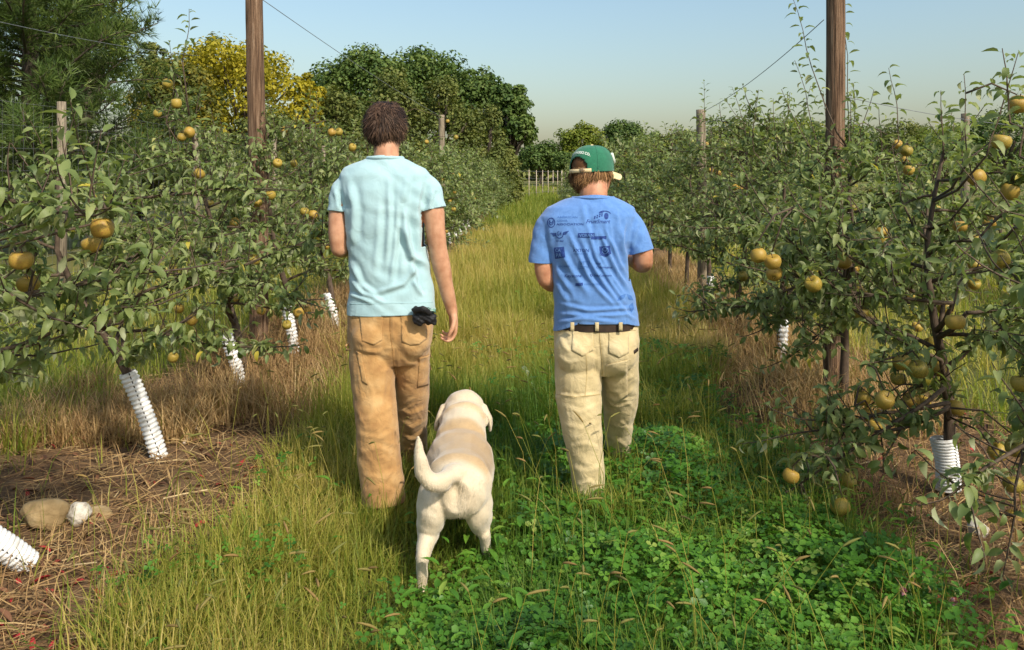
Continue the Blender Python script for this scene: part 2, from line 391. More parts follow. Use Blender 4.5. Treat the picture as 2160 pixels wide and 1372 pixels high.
# ------------------------------------------------------------------ person in aqua T-shirt
def scalp_points(n, seed, Mx, s, zmin_back, zmin_side, front=.055):
    """random points on the hair-covered part of the head, with normals and the crown-to-nape flow"""
    r = np.random.default_rng(seed); pts = []
    u = r.uniform(-1, 1, n * 4); a = r.uniform(0, 2 * math.pi, n * 4); q = np.sqrt(1 - u * u)
    d = np.stack([q * np.cos(a), q * np.sin(a), u], 1)
    p = np.array([0, -.010, .030]) + d * np.array([.080, .098, .092])
    back = smooth01(.03, -.05, p[:, 1]); lim = zmin_side * (1 - back) + zmin_back * back
    ok = (p[:, 2] > lim) & ((p[:, 1] < front) | (p[:, 2] > .075))
    p = p[ok][:n]; d = norm(d[ok][:n] / np.array([.080, .098, .092]))
    return p, d
def to_world(Mx, s, p): return p * s @ np.array(Mx.to_3x3()).T + np.array(Mx.translation)
def dir_world(Mx, d): return d @ np.array(Mx.to_3x3()).T

def crisp(lines, boxes, seed):
    """sharpen the main folds and add small random creases inside the given photo boxes"""
    r = random.Random(seed); out = [(p, w * .8, h * .5) for p, w, h in lines]
    for x0, x1, y0, y1 in boxes:
        for k in range(15):
            x, y, a, L = r.uniform(x0, x1), r.uniform(y0, y1), r.gauss(.35, .7), r.uniform(10, 26); dx, dy = math.cos(a) * L, math.sin(a) * L
            out.append(([(x - dx, y - dy), (x + r.uniform(-3, 3), y + r.uniform(-3, 3)), (x + dx, y + dy)], r.uniform(2.6, 4.5), r.uniform(.0008, .0024)))
    return out
def build_aqua_man():
    base = P(815, 1085, 3.5); base.z = float(gz(base.x, base.y))
    man = thing('person', 'tall person with brown hair in aqua T-shirt and tan work trousers walking away', 'person', base)
    Y = 3.5
    # --- body
    bm = bmesh.new()
    Mh = frame_matrix(P(814, 272, 3.53), (-.02, .08, 1), (.22, 1, 0))
    head(bm, Mh, 1.0)
    limb(bm, [P(815, 292, 3.52), P(815, 322, 3.50), P(815, 352, 3.48)], [(.055, .060), (.057, .060), (.06, .055)], 18)
    loft(bm, torso_rings([(815, 352, 45, Y, .05, 2), (815, 370, 70, Y, .085, 2.2), (815, 420, 78, Y, .10, 2.4), (818, 540, 72, Y, .095, 2.4), (824, 660, 76, Y, .10, 2.4), (826, 720, 74, Y, .09, 2.2)]), 24)
    # left arm: elbow bent, forearm forward
    limb(bm, [P(732, 396, 3.5), P(717, 440, 3.49), P(713, 490, 3.47), P(716, 524, 3.47)], [.05, .0475, .044, .040], 16)
    limb(bm, [P(716, 522, 3.475), P(722, 524, 3.56), P(742, 520, 3.66), P(764, 512, 3.74)], [(.041, .041), (.044, .044), (.037, .036), (.028, .024)], 16)
    hand(bm, frame_matrix(P(766, 511, 3.75), (.25, 1, .08), (-.2, 0, 1)), 1, (.6, .8, .5))
    # right arm hanging
    limb(bm, [P(897, 396, 3.5), P(913, 440, 3.49), P(919, 490, 3.485), P(925, 530, 3.49)], [.052, .050, .045, .040], 16)
    limb(bm, [P(924, 524, 3.49), P(931, 560, 3.50), P(942, 610, 3.52), P(954, 658, 3.54)], [(.041, .042), (.042, .044), (.034, .036), (.026, .022)], 16)
    hand(bm, frame_matrix(P(955, 660, 3.54), (.085, .05, -1), (1, .35, .1)), -1, (.45, .75, .55), .2)
    body = obj('body', voxel_union(bm, .0052, 5, keep=.32), M['skin_fair'], man)
    # --- eyes (sub-parts of the body)
    for sd in (-1, 1):
        b = bmesh.new(); ball(b, Mh @ Vector((sd * .031, .083, .008)), .0115); obj('eye', b, M['eye_white'], body)
    # --- shirt
    bm = bmesh.new()
    loft(bm, torso_rings([(813, 322, 30, Y, .062, 2), (813, 333, 36, Y, .068, 2), (813, 342, 58, Y, .078, 2), (812, 355, 86, Y, .092, 2.2), (812, 370, 96, Y, .108, 2.4), (813, 400, 94, Y, .124, 2.5), (813, 440, 88, Y, .132, 2.6),
                          (813, 480, 82, Y, .13, 2.6), (819, 540, 83, Y, .125, 2.5), (826, 600, 87, Y, .128, 2.4), (826, 640, 92, Y, .136, 2.4), (826, 680, 94, Y, .14, 2.4)]), 30)
    limb(bm, [P(748, 386, Y), P(726, 400, Y), P(717, 432, 3.49), P(713, 470, 3.48)], [.056, .058, .053, .051], 18)
    limb(bm, [P(882, 386, Y), P(903, 400, Y), P(913, 432, 3.49), P(920, 465, 3.485)], [.056, .059, .056, .055], 18)
    sh = voxel_union(bm, .0062, 6)
    sh = folds(sh, [([(838, 430), (835, 500), (825, 600)], 6, 0.0114), ([(820, 380), (822, 470), (815, 560)], 6, 0.0095), ([(850, 440), (862, 520), (880, 610)], 7, 0.0171), ([(880, 560), (850, 600), (790, 620)], 6, 0.0095),
                    ([(800, 420), (798, 500), (790, 580)], 7, 0.0076), ([(900, 560), (868, 540), (845, 470)], 7, 0.0152), ([(745, 560), (760, 600), (800, 630)], 6, 0.0114), ([(742, 590), (765, 620), (815, 640)], 5, 0.0095), ([(735, 620), (790, 640)], 4, 0.0095),
                    ([(870, 590), (890, 625)], 5, 0.0114), ([(735, 380), (748, 440), (744, 520)], 8, 0.0114), ([(888, 385), (878, 440), (884, 520)], 7, 0.0133), ([(708, 400), (715, 445)], 5, 0.0114), ([(915, 400), (905, 445)], 5, 0.0076), ([(860, 375), (850, 430)], 8, 0.0076)], Y, noise_amp=.0022)
    hz = lambda c: True
    zL = P(0, 652, Y).z
    sh = cut(sh, [((0, 3.5, zL), (.03, -.05, -1), lambda c: c.z < 1.05),
                  (P(713, 447, 3.48), Vector((-.12, -.1, -1)), lambda c: c.x < P(733, 0, 3.5).x and c.z < 1.44 and c.z > 1.2),
                  (P(918, 441, 3.48), Vector((.25, -.1, -1)), lambda c: c.x > P(893, 0, 3.5).x and c.z < 1.45 and c.z > 1.2),
                  ((0, 3.5, P(0, 336, Y).z), (0, .25, 1), lambda c: c.z > 1.55)])
    shirt = obj('shirt', thicken(sh, .004), M['shirt_aqua'], man)
    bv = bvh_of(shirt.data)
    def strip(px0, px1, y0, y1, dy=0):
        n = 24; top = [(px0 + (px1 - px0) * i / n, y0 + dy * i / n) for i in range(n + 1)]; bot = [(x, y + (y1 - y0)) for x, y in top]
        return top + bot[::-1]
    obj('hem', patch_bm(bv, (lambda b: (b.faces.new([b.verts.new((x, 0, -y)) for x, y in strip(738, 912, 641.5, 642.6, -4)]), b)[1])(bmesh.new()), Y, 3, .0012, .001), M['hem_aqua'], shirt)
    # neck band
    g = Geo(); a = np.linspace(0, 2 * math.pi, 40); c0 = P(813, 335, Y)
    g.tube(np.stack([c0.x + .079 * np.cos(a), c0.y + .071 * np.sin(a), c0.z + .002 - .018 * np.clip(np.sin(a), 0, 1)], 1), .0085, 8, cap=False)
    obj('neckband', g.mesh('neckband'), M['shirt_aqua'], shirt)
    # --- trousers
    bm = bmesh.new()
    loft(bm, torso_rings([(825, 630, 84, Y, .125, 2.3), (825, 655, 90, Y, .132, 2.4), (824, 690, 90, Y, .135, 2.5), (823, 720, 88, Y, .132, 2.5), (822, 745, 80, Y, .115, 2.4), (822, 765, 66, Y, .09, 2.2)]), 30)
    ball(bm, P(785, 712, 3.43), (.095, .085, .10)); ball(bm, P(865, 712, 3.44), (.09, .085, .10))
    limb(bm, [P(784, 710, 3.5), P(785, 770, 3.47), P(790, 840, 3.45), P(796, 900, 3.41), P(800, 970, 3.40), P(808, 1030, 3.38), P(810, 1100, 3.38)], [(.102, .12), (.101, .115), (.095, .105), (.094, .10), (.096, .098), (.095, .10), (.094, .10)], 22, round_ends=False)
    limb(bm, [P(868, 710, 3.52), P(868, 770, 3.58), P(870, 830, 3.66), P(869, 880, 3.74), P(872, 930, 3.86), P(874, 975, 3.95), P(874, 1020, 3.96)], [(.088, .115), (.086, .11), (.081, .10), (.075, .095), (.070, .088), (.072, .088), (.074, .09)], 22, round_ends=False)
    tr = voxel_union(bm, .0058, 5)
    L1 = [([(748, 700), (775, 740), (832, 752)], 7, .006), ([(745, 735), (790, 742), (825, 735)], 5, .005), ([(832, 720), (834, 800), (836, 900)], 5, -.006), ([(752, 890), (790, 880), (835, 850)], 7, .006), ([(755, 915), (800, 925), (838, 905)], 6, .006),
          ([(760, 955), (800, 945), (842, 960)], 7, .006), ([(762, 1000), (805, 1010), (848, 985)], 7, .006), ([(770, 1035), (810, 1028), (850, 1045)], 6, .006), ([(765, 780), (785, 830), (788, 880)], 7, .005), ([(815, 770), (808, 830), (800, 880)], 7, .005),
          ([(838, 860), (865, 875), (900, 860)], 6, .007), ([(838, 885), (870, 902), (898, 885)], 6, .008), ([(840, 915), (870, 928), (898, 905)], 5, .008), ([(842, 945), (870, 950), (900, 930)], 5, .008), ([(845, 965), (872, 975), (900, 960)], 5, .007),
          ([(838, 740), (858, 765), (900, 775)], 6, .005), ([(845, 690), (855, 730), (890, 745)], 7, .004), ([(822, 660), (823, 700), (828, 735)], 4, -.005)]
    tr = folds(tr, crisp(L1, [(755, 845, 770, 1060), (840, 898, 790, 970)], 31), Y, noise_amp=.0013)
    tr = cut(tr, [(P(0, 1090, 3.38), (.04, -.1, -1), lambda c: c.z < .3 and c.y < 3.62), (P(0, 1004, 3.95), (0, -.15, -1), lambda c: c.z < .3 and c.y >= 3.62)])
    trousers = obj('trousers', thicken(tr, .004), M['pants_tan'], man)
    bt = bvh_of(trousers.data)
    def stitch(lines, par=trousers, mat='stitch_tan', bv_=bt, w=1.1, name='stitching'):
        bmx = bmesh.new()
        for poly in lines:
            for (x0, y0), (x1, y1) in zip(poly, poly[1:]):
                d = Vector((x1 - x0, y1 - y0)).normalized(); nx, ny = -d.y * w * .5, d.x * w * .5
                bmx.faces.new([bmx.verts.new((x, 0, -y)) for x, y in ((x0 + nx, y0 + ny), (x1 + nx, y1 + ny), (x1 - nx, y1 - ny), (x0 - nx, y0 - ny))])
        return obj(name, patch_bm(bv_, bmx, Y, 4, .0015, .0012), M[mat], par)
    stitch([[(823, 660), (823, 700), (828, 740), (833, 790)], [(742, 672), (905, 664)]], name='seam')
    for poly in ([(845, 655), (897, 652), (900, 715), (884, 727), (866, 729), (848, 722)], [(758, 660), (808, 658), (806, 718), (788, 728), (764, 720)]):
        pk = obj('back_pocket', patch(bt, poly, Y, 4, .0028, .002), M['pants_tan'], trousers)
        stitch([poly + [poly[0]]])
    for poly in ([(884, 755), (908, 748), (903, 812), (880, 818)], [(752, 740), (762, 745), (776, 812), (765, 806)]):
        obj('tool_pocket', patch(bt, poly, Y, 4, .003, .002), M['pants_tan'], trousers); stitch([poly])
    g = Geo(); g.tube([P(738, 722, 3.44), P(730, 730, 3.43), P(731, 738, 3.43), P(744, 738, 3.42)], .006, 6); obj('hammer_loop', g.mesh('hammer_loop'), M['pants_tan'], trousers)
    # --- boots
    for c, yy in ((P(808, 1075, 3.40), 3.40), (P(874, 995, 3.98), 3.98)):
        b = bmesh.new(); gx = float(gz(c.x, yy))
        limb(b, [(c.x, yy - .05, gx + .05), (c.x, yy + .05, gx + .055), (c.x + .005, yy + .17, gx + .045)], [(.046, .05), (.048, .05), (.045, .036)], 14)
        limb(b, [(c.x, yy - .02, gx + .05), (c.x, yy - .02, gx + .16)], [.048, .05], 14)
        bo = obj('boot', voxel_union(b, .006, 3, keep=.35), M['boot'], man)
        b = bmesh.new(); loft(b, [((c.x, yy + .06, gx - .01 + z), (.053, 0, 0), (0, .155, 0), 2.8) for z in (0, .025)], 20); obj('sole', b, M['black_cloth'], bo)
    # --- hair
    p, d = scalp_points(5200, 3, Mh, 1, -.055, .0, .05)
    r = np.random.default_rng(5); crown = np.array([.01, -.045, .115])
    flow = p - crown; flow = flow - d * (flow * d).sum(1, keepdims=True); flow = norm(flow + np.array([0, 0, -.02]))
    sw = np.cross(d, flow); ang = (vnoise(p[:, 0] * 40, p[:, 2] * 40 + p[:, 1] * 30, 4) - .5) * 3.2 + r.normal(0, .35, len(p))
    flow = flow * np.cos(ang)[:, None] + sw * np.sin(ang)[:, None]
    L = r.uniform(.028, .068, len(p)); tint = np.clip(vnoise(p[:, 0] * 90, p[:, 2] * 70 + p[:, 1] * 60, 8) * 1.1 + r.normal(-.05, .2, len(p)), 0, 1)
    bend = d * (r.normal(.004, .009, len(p)))[:, None] + np.array([0, 0, -.012]) * (L / .05)[:, None]
    g = ribbons(to_world(Mh, 1, p), dir_world(Mh, flow), dir_world(Mh, d), L, r.uniform(.0022, .0045, len(p)), dir_world(Mh, bend), 4, tint, lift=.011)
    b = bmesh.new(); bmesh.ops.create_icosphere(b, subdivisions=4, radius=1)   # under-layer of hair
    for v in b.verts: v.co = Vector((v.co.x * .081, v.co.y * .099 - .010, v.co.z * .094 + .030))
    bmesh.ops.delete(b, geom=[v for v in b.verts if v.co.z < (-.052 if v.co.y < -.03 else .005 + (v.co.y + .03) * .4) or (v.co.y > .055 and v.co.z < .085)], context='VERTS')
    b.verts.index_update(); vv = np.array([v.co[:] for v in b.verts]); ff = np.array([[v.index for v in f.verts] for f in b.faces]); b.free()
    g.add(to_world(Mh, 1, vv), ff, .12)
    obj('hair', g.mesh('hair'), M['hair_brown'], man)

    # --- pouch on his waistband (a thing of its own)
    pb = P(896, 668, 3.33)
    pouch = thing('waist_pouch', 'black cloth pouch with teal cord clipped at the tan trousers waistband', 'pouch', pb)
    b = bmesh.new()
    ball(b, P(893, 663, 3.345), (.046, .032, .034)); ball(b, P(884, 673, 3.34), (.030, .028, .032)); ball(b, P(906, 672, 3.345), (.032, .028, .028)); ball(b, P(914, 678, 3.345), (.016, .018, .018)); ball(b, P(880, 655, 3.35), (.024, .022, .018))
    pm = voxel_union(b, .004, 3); v, n = get_vn(pm); set_v(pm, v + n * (.003 * np.sin(v[:, 0] * 190 + 60 * v[:, 2]) * np.sin(v[:, 2] * 240))[:, None])
    obj('bag', pm, M['black_cloth'], pouch)
    b = bmesh.new(); limb(b, [P(874, 656, 3.315), P(893, 653, 3.30), P(908, 662, 3.315)], [(.006, .012), (.007, .014), (.005, .01)], 10, (0, 1, 0)); obj('flap', b, M['black_cloth'], pouch)
    rr = random.Random(4)
    for k in range(4):
        g = Geo(); q = [P(898 + rr.uniform(0, 22), 650 + rr.uniform(0, 12), 3.33 + rr.uniform(-.02, .01)) for _ in range(5)]; g.tube([tuple(x) for x in q], .0035, 6); obj('cord', g.mesh('cord', True), M['teal_cord'], pouch)
build_aqua_man()

# ------------------------------------------------------------------ person in blue T-shirt and green cap
def build_blue_man():
    Y = 3.5
    base = P(1265, 1080, Y); base.z = float(gz(base.x, base.y))
    man = thing('person', 'person in green cap, blue printed T-shirt and pale khaki trousers, head turned aside', 'person', base)
    yaw = R(46); fwd = Vector((math.sin(yaw), math.cos(yaw), 0)); tilt = R(5)
    Mh = frame_matrix(P(1250, 366, 3.56), Vector((0, 0, 1)) * math.cos(tilt) + fwd * math.sin(tilt) + Vector((-.05, 0, 0)), fwd - Vector((0, 0, .2)))
    bm = bmesh.new(); head(bm, Mh, .98)
    limb(bm, [P(1252, 385, 3.53), P(1252, 408, 3.50), P(1250, 434, 3.49)], [(.062, .064), (.064, .062), (.06, .05)], 18)
    loft(bm, torso_rings([(1248, 438, 45, Y, .05, 2), (1242, 455, 70, Y, .085, 2.2), (1237, 490, 76, Y, .10, 2.4), (1243, 560, 72, Y, .10, 2.4), (1255, 670, 74, Y, .11, 2.4), (1257, 735, 74, Y, .10, 2.2)]), 24)
    limb(bm, [P(1168, 474, Y), P(1152, 515, 3.49), P(1148, 560, 3.48), P(1152, 588, 3.48)], [.053, .050, .046, .042], 16)
    limb(bm, [P(1152, 586, 3.48), P(1163, 596, 3.55), P(1185, 598, 3.64), P(1212, 592, 3.72)], [(.042, .042), (.045, .044), (.037, .036), (.028, .024)], 16)
    hand(bm, frame_matrix(P(1214, 591, 3.73), (.35, 1, .1), (-.2, 0, 1)), 1, (.6, .8, .5))
    limb(bm, [P(1318, 470, Y), P(1340, 500, 3.49), P(1354, 530, 3.48), P(1356, 548, 3.48)], [.055, .053, .049, .044], 16)
    limb(bm, [P(1356, 549, 3.485), P(1354, 555, 3.56), P(1340, 550, 3.65), P(1318, 545, 3.74)], [(.046, .046), (.048, .047), (.039, .037), (.028, .024)], 16)
    hand(bm, frame_matrix(P(1316, 544, 3.75), (-.3, 1, .1), (.2, 0, 1)), -1, (.6, .8, .5))
    body = obj('body', voxel_union(bm, .0052, 5, keep=.32), M['skin_ruddy'], man)
    for sd in (-1, 1):
        b = bmesh.new(); ball(b, Mh @ Vector((sd * .031, .083, .008)), .0115); obj('eye', b, M['eye_white'], body)
    # shirt
    bm = bmesh.new()
    loft(bm, torso_rings([(1251, 402, 34, Y, .065, 2), (1251, 415, 42, Y, .072, 2), (1250, 425, 68, Y, .082, 2), (1246, 437, 92, Y, .098, 2.2), (1241, 456, 102, Y, .115, 2.4), (1239, 490, 97, Y, .13, 2.5), (1240, 530, 85, Y, .138, 2.6),
                          (1244, 565, 81, Y, .138, 2.6), (1252, 620, 85, Y, .145, 2.5), (1257, 660, 88, Y, .15, 2.4), (1257, 690, 90, Y, .15, 2.4), (1257, 715, 91, Y, .15, 2.4)]), 30)
    limb(bm, [P(1176, 462, Y), P(1157, 482, Y), P(1145, 525, 3.49), P(1140, 580, 3.48)], [.060, .064, .058, .056], 18)
    limb(bm, [P(1308, 458, Y), P(1328, 478, Y), P(1344, 510, 3.485), P(1356, 556, 3.48)], [.066, .066, .062, .062], 18)
    sh = voxel_union(bm, .0058, 5)
    fl = [([(1198, 488), (1218, 530), (1240, 580), (1262, 610), (1300, 650)], 5, .012), ([(1230, 512), (1245, 550), (1275, 600), (1318, 660)], 5, .012), ([(1238, 460), (1245, 500), (1258, 545), (1290, 600), (1325, 650)], 5, .011),
          ([(1256, 492), (1262, 530), (1285, 575), (1322, 630)], 4.5, .011), ([(1266, 490), (1280, 525), (1300, 570), (1326, 610)], 4.5, .011), ([(1276, 470), (1282, 500), (1300, 540), (1320, 580)], 4.5, .009), ([(1285, 470), (1292, 510), (1310, 550)], 4, .008),
          ([(1186, 530), (1200, 560), (1220, 590), (1240, 620)], 6, .010), ([(1172, 560), (1185, 590), (1205, 615)], 6, .008), ([(1170, 590), (1182, 615), (1200, 640)], 6, .007), ([(1180, 640), (1240, 655), (1340, 650)], 4, .006), ([(1178, 662), (1250, 668), (1340, 662)], 4, .007),
          ([(1175, 680), (1230, 672), (1300, 680)], 4, .007), ([(1310, 640), (1325, 665), (1340, 675)], 4, .007), ([(1228, 430), (1233, 455), (1236, 480)], 6, .006), ([(1318, 470), (1312, 510), (1325, 570)], 5, .010), ([(1162, 480), (1158, 530)], 6, .005), ([(1345, 470), (1332, 520)], 5, .005), ([(1300, 445), (1306, 480), (1316, 520)], 5, .005)]
    sh = folds(sh, fl, Y, noise_amp=.0016)
    sh = cut(sh, [(P(1256, 676, Y), (0, -.05, -1), lambda c: c.z < .95 and P(1214, 0, Y).x <= c.x <= P(1314, 0, Y).x), (P(1213, 676, Y), (.45, -.05, -1), lambda c: c.z < .95 and c.x < P(1215, 0, Y).x), (P(1314, 676, Y), (-.28, -.05, -1), lambda c: c.z < .95 and c.x > P(1313, 0, Y).x),
                  (P(1140, 555, 3.48), Vector((-.06, -.05, -1)), lambda c: c.x < P(1163, 0, Y).x and c.z < 1.22 and c.z > 1.0),
                  (P(1349, 533, 3.48), Vector((.28, -.1, -1)), lambda c: c.x > P(1322, 0, Y).x and c.z < 1.30 and c.z > 1.05),
                  ((0, 3.5, P(0, 419, Y).z), (0, .25, 1), lambda c: c.z > 1.40)])
    shirt = obj('shirt', thicken(sh, .004), M['shirt_blue'], man)
    bv = bvh_of(shirt.data)
    g = Geo(); a = np.linspace(0, 2 * math.pi, 40); c0 = P(1251, 418, Y)
    g.tube(np.stack([c0.x + .094 * np.cos(a), c0.y + .075 * np.sin(a), c0.z + .002 - .018 * np.clip(np.sin(a), 0, 1)], 1), .006, 8, cap=False)
    obj('neckband', g.mesh('neckband'), M['shirt_blue'], shirt)
    # printed marks on the back of the shirt (photo pixels, crop scale 7.222 from 1140,430)
    k = 1 / 7.222
    def ink(bmx, name='print', mat='print_ink', off=.0012): return obj(name, patch_bm(bv, bmx, Y, 3.0, off, 0), M[mat], shirt, False)
    def poly(bmx, pts): bmx.faces.new([bmx.verts.new((x, 0, -y)) for x, y in pts])
    def disc(bmx, x, y, rx, ry, n=16, rot=0):
        poly(bmx, [(x + rx * math.cos(a) * math.cos(rot) - ry * math.sin(a) * math.sin(rot), y + rx * math.cos(a) * math.sin(rot) + ry * math.sin(a) * math.cos(rot)) for a in [2 * math.pi * i / n for i in range(n)]])
    def ringm(bmx, x, y, rx, ry, w, a0=0, a1=2 * math.pi, n=22):
        for i in range(n):
            t0 = a0 + (a1 - a0) * i / n; t1 = a0 + (a1 - a0) * (i + 1) / n
            poly(bmx, [(x + rx * math.cos(t0), y + ry * math.sin(t0)), (x + rx * math.cos(t1), y + ry * math.sin(t1)), (x + (rx - w) * math.cos(t1), y + (ry - w) * math.sin(t1)), (x + (rx - w) * math.cos(t0), y + (ry - w) * math.sin(t0))])
    def stroke(bmx, pts, w):
        for (x0, y0), (x1, y1) in zip(pts, pts[1:]):
            d = Vector((x1 - x0, y1 - y0)).normalized(); nx, ny = -d.y * w / 2, d.x * w / 2
            poly(bmx, [(x0 + nx, y0 + ny), (x1 + nx, y1 + ny), (x1 - nx, y1 - ny), (x0 - nx, y0 - ny)])
    for t, x, y, h, w in (('AMERICAN', 255, 222, 30, 310), ('CIDER', 250, 275, 30, 165), ('ASSOCIATION', 245, 330, 32, 410)):
        ink(text_bm(t, 1140 + x * k, 430 + y * k, h * k, 0, w * k, .06), 'lettering', 'print_ghost' if t != 'ASSOCIATION' else 'print_ink')
    b = bmesh.new(); ringm(b, 1140 + 165 * k, 430 + 290 * k, 62 * k, 76 * k, 1.7); ringm(b, 1140 + 165 * k, 430 + 285 * k, 36 * k, 44 * k, 1.6, -.6, 4.2); stroke(b, [(1140 + 140 * k, 430 + 270 * k), (1140 + 170 * k, 430 + 300 * k), (1140 + 200 * k, 430 + 255 * k)], 1.6); ink(b, 'emblem')
    ink(text_bm('FruitSmart', 1140 + 690 * k, 430 + 298 * k, 56 * k, .3, 375 * k, .10), 'lettering')
    b = bmesh.new()
    for x, y in ((830, 200), (868, 184), (905, 168), (825, 222), (862, 212), (900, 196), (935, 186), (938, 160)): disc(b, 1140 + x * k, 430 + y * k, 1.7, 1.7, 8)
    disc(b, 1140 + 1003 * k, 430 + 190 * k, 34 * k, 50 * k, 14); ringm(b, 1140 + 985 * k, 430 + 170 * k, 92 * k, 62 * k, 1.8, -2.8, -.3); disc(b, 1140 + 930 * k, 430 + 128 * k, 44 * k, 17 * k, 12, -.35); ink(b, 'emblem')
    # winged shield
    X = lambda x: 1140 + x * k
    Yk = lambda y: 430 + y * k
    b = bmesh.new()
    stroke(b, [(X(232), Yk(445)), (X(240), Yk(505)), (X(290), Yk(528)), (X(340), Yk(505)), (X(350), Yk(440))], 1.7)
    for dy, x0 in ((0, 155), (20, 172), (40, 190)): stroke(b, [(X(x0), Yk(450 + dy)), (X(232), Yk(455 + dy * .7))], 1.6)
    for dy, x1 in ((0, 432), (20, 415), (40, 398)): stroke(b, [(X(350), Yk(440 + dy * .8)), (X(x1), Yk(420 + dy))], 1.6)
    ink(b, 'emblem'); ink(text_bm('G4', X(252), Yk(485), 62 * k, 0, 70 * k, .08), 'lettering'); ink(text_bm('on tap', X(235), Yk(575), 22 * k, 0, 120 * k, .08), 'lettering')
    # bar with a name in it
    b = bmesh.new(); poly(b, [(X(572), Yk(448)), (X(825), Yk(448)), (X(825), Yk(518)), (X(572), Yk(518))]); poly(b, [(X(770), Yk(500)), (X(1005), Yk(492)), (X(1005), Yk(540)), (X(770), Yk(545))]); ink(b, 'print_block')
    ink(text_bm('VORAN', X(592), Yk(506), 44 * k, 0, 210 * k, .08), 'lettering', 'shirt_blue', .0024)
    b = bmesh.new(); poly(b, [(X(205), Yk(672)), (X(360), Yk(655)), (X(378), Yk(820)), (X(228), Yk(842))]); ink(b, 'print_block')
    ink(text_bm('CA', X(228), Yk(735), 52 * k, 0, 82 * k, .08), 'lettering', 'shirt_blue', .0024); ink(text_bm('PA', X(236), Yk(815), 58 * k, 0, 90 * k, .08), 'lettering', 'shirt_blue', .0024)
    ink(text_bm('AXTON', X(498), Yk(735), 46 * k, 0, 235 * k, .1), 'lettering'); ink(text_bm('PRODUCTION', X(505), Yk(775), 20 * k, 0, 220 * k, .04), 'lettering', 'print_ghost')
    b = bmesh.new(); poly(b, [(X(895), Yk(655)), (X(1060), Yk(640)), (X(1075), Yk(770)), (X(990), Yk(812)), (X(905), Yk(785))]); ink(b, 'print_block')
    b = bmesh.new(); ringm(b, X(985), Yk(715), 48 * k, 52 * k, 1.3); stroke(b, [(X(950), Yk(690)), (X(990), Yk(730)), (X(1025), Yk(680))], 1.3); ink(b, 'emblem', 'shirt_blue', .0024)
    ink(text_bm('WINE MAKER', X(270), Yk(968), 26 * k, 0, 180 * k, .05), 'lettering', 'print_ghost')
    b = bmesh.new()
    stroke(b, [(X(585), Yk(885)), (X(585), Yk(1000)), (X(605), Yk(985)), (X(730), Yk(975)), (X(750), Yk(885)), (X(585), Yk(885))], 1.3); ink(b, 'emblem', 'print_ghost'); ink(text_bm('ITS', X(605), Yk(930), 36 * k, 0, 60 * k, .06), 'lettering', 'print_ghost'); ink(text_bm('systems', X(600), Yk(965), 22 * k, 0, 130 * k, .05), 'lettering', 'print_ghost')
    ink(text_bm('THE', X(835), Yk(930), 28 * k, 0, 85 * k, .08), 'lettering'); ink(text_bm('Cidermaker', X(845), Yk(985), 34 * k, .15, 260 * k, .07), 'lettering')
    ink(text_bm('Keystone', X(365), Yk(1120), 46 * k, .1, 260 * k, .06), 'lettering')
    b = bmesh.new(); ringm(b, X(775), Yk(1090), 20 * k, 22 * k, 1.2); ink(b, 'emblem'); ink(text_bm('Siebel partners', X(810), Yk(1108), 30 * k, .1, 270 * k, .07), 'lettering')
    b = bmesh.new(); poly(b, [(X(535), Yk(1212)), (X(645), Yk(1205)), (X(645), Yk(1248)), (X(535), Yk(1252))]); ink(b, 'print_block'); ink(text_bm('community', X(665), Yk(1240), 34 * k, .1, 250 * k, .06), 'lettering', 'print_ghost')
    # faint flower print at the hem
    b = bmesh.new(); poly(b, [(1300, 636), (1308, 624), (1320, 620), (1316, 630), (1307, 634)]); poly(b, [(1321, 620), (1331, 624), (1336, 634), (1326, 632)]); poly(b, [(1326, 646), (1334, 638), (1337, 652), (1331, 660)]); ink(b, 'print', 'print_ghost')
    # trousers
    bm = bmesh.new()
    loft(bm, torso_rings([(1257, 670, 84, Y, .135, 2.3), (1257, 690, 88, Y, .142, 2.4), (1258, 715, 90, Y, .145, 2.5), (1258, 745, 88, Y, .138, 2.5), (1258, 765, 80, Y, .12, 2.4), (1260, 785, 66, Y, .09, 2.2)]), 30)
    ball(bm, P(1217, 742, 3.42), (.10, .095, .11)); ball(bm, P(1300, 740, 3.43), (.095, .095, .11))
    limb(bm, [P(1217, 735, 3.5), P(1220, 790, 3.47), P(1221, 840, 3.45), P(1227, 900, 3.42), P(1233, 950, 3.42), P(1241, 1010, 3.42), P(1246, 1100, 3.42)], [(.105, .125), (.107, .12), (.103, .112), (.09, .10), (.082, .092), (.074, .085), (.068, .08)], 22, round_ends=False)
    limb(bm, [P(1303, 735, 3.52), P(1307, 790, 3.58), P(1308, 840, 3.66), P(1305, 885, 3.74), P(1304, 930, 3.85), P(1302, 970, 3.94), P(1301, 1020, 3.96)], [(.095, .12), (.09, .115), (.086, .105), (.072, .09), (.066, .08), (.06, .075), (.056, .072)], 22, round_ends=False)
    tr = voxel_union(bm, .0058, 5)
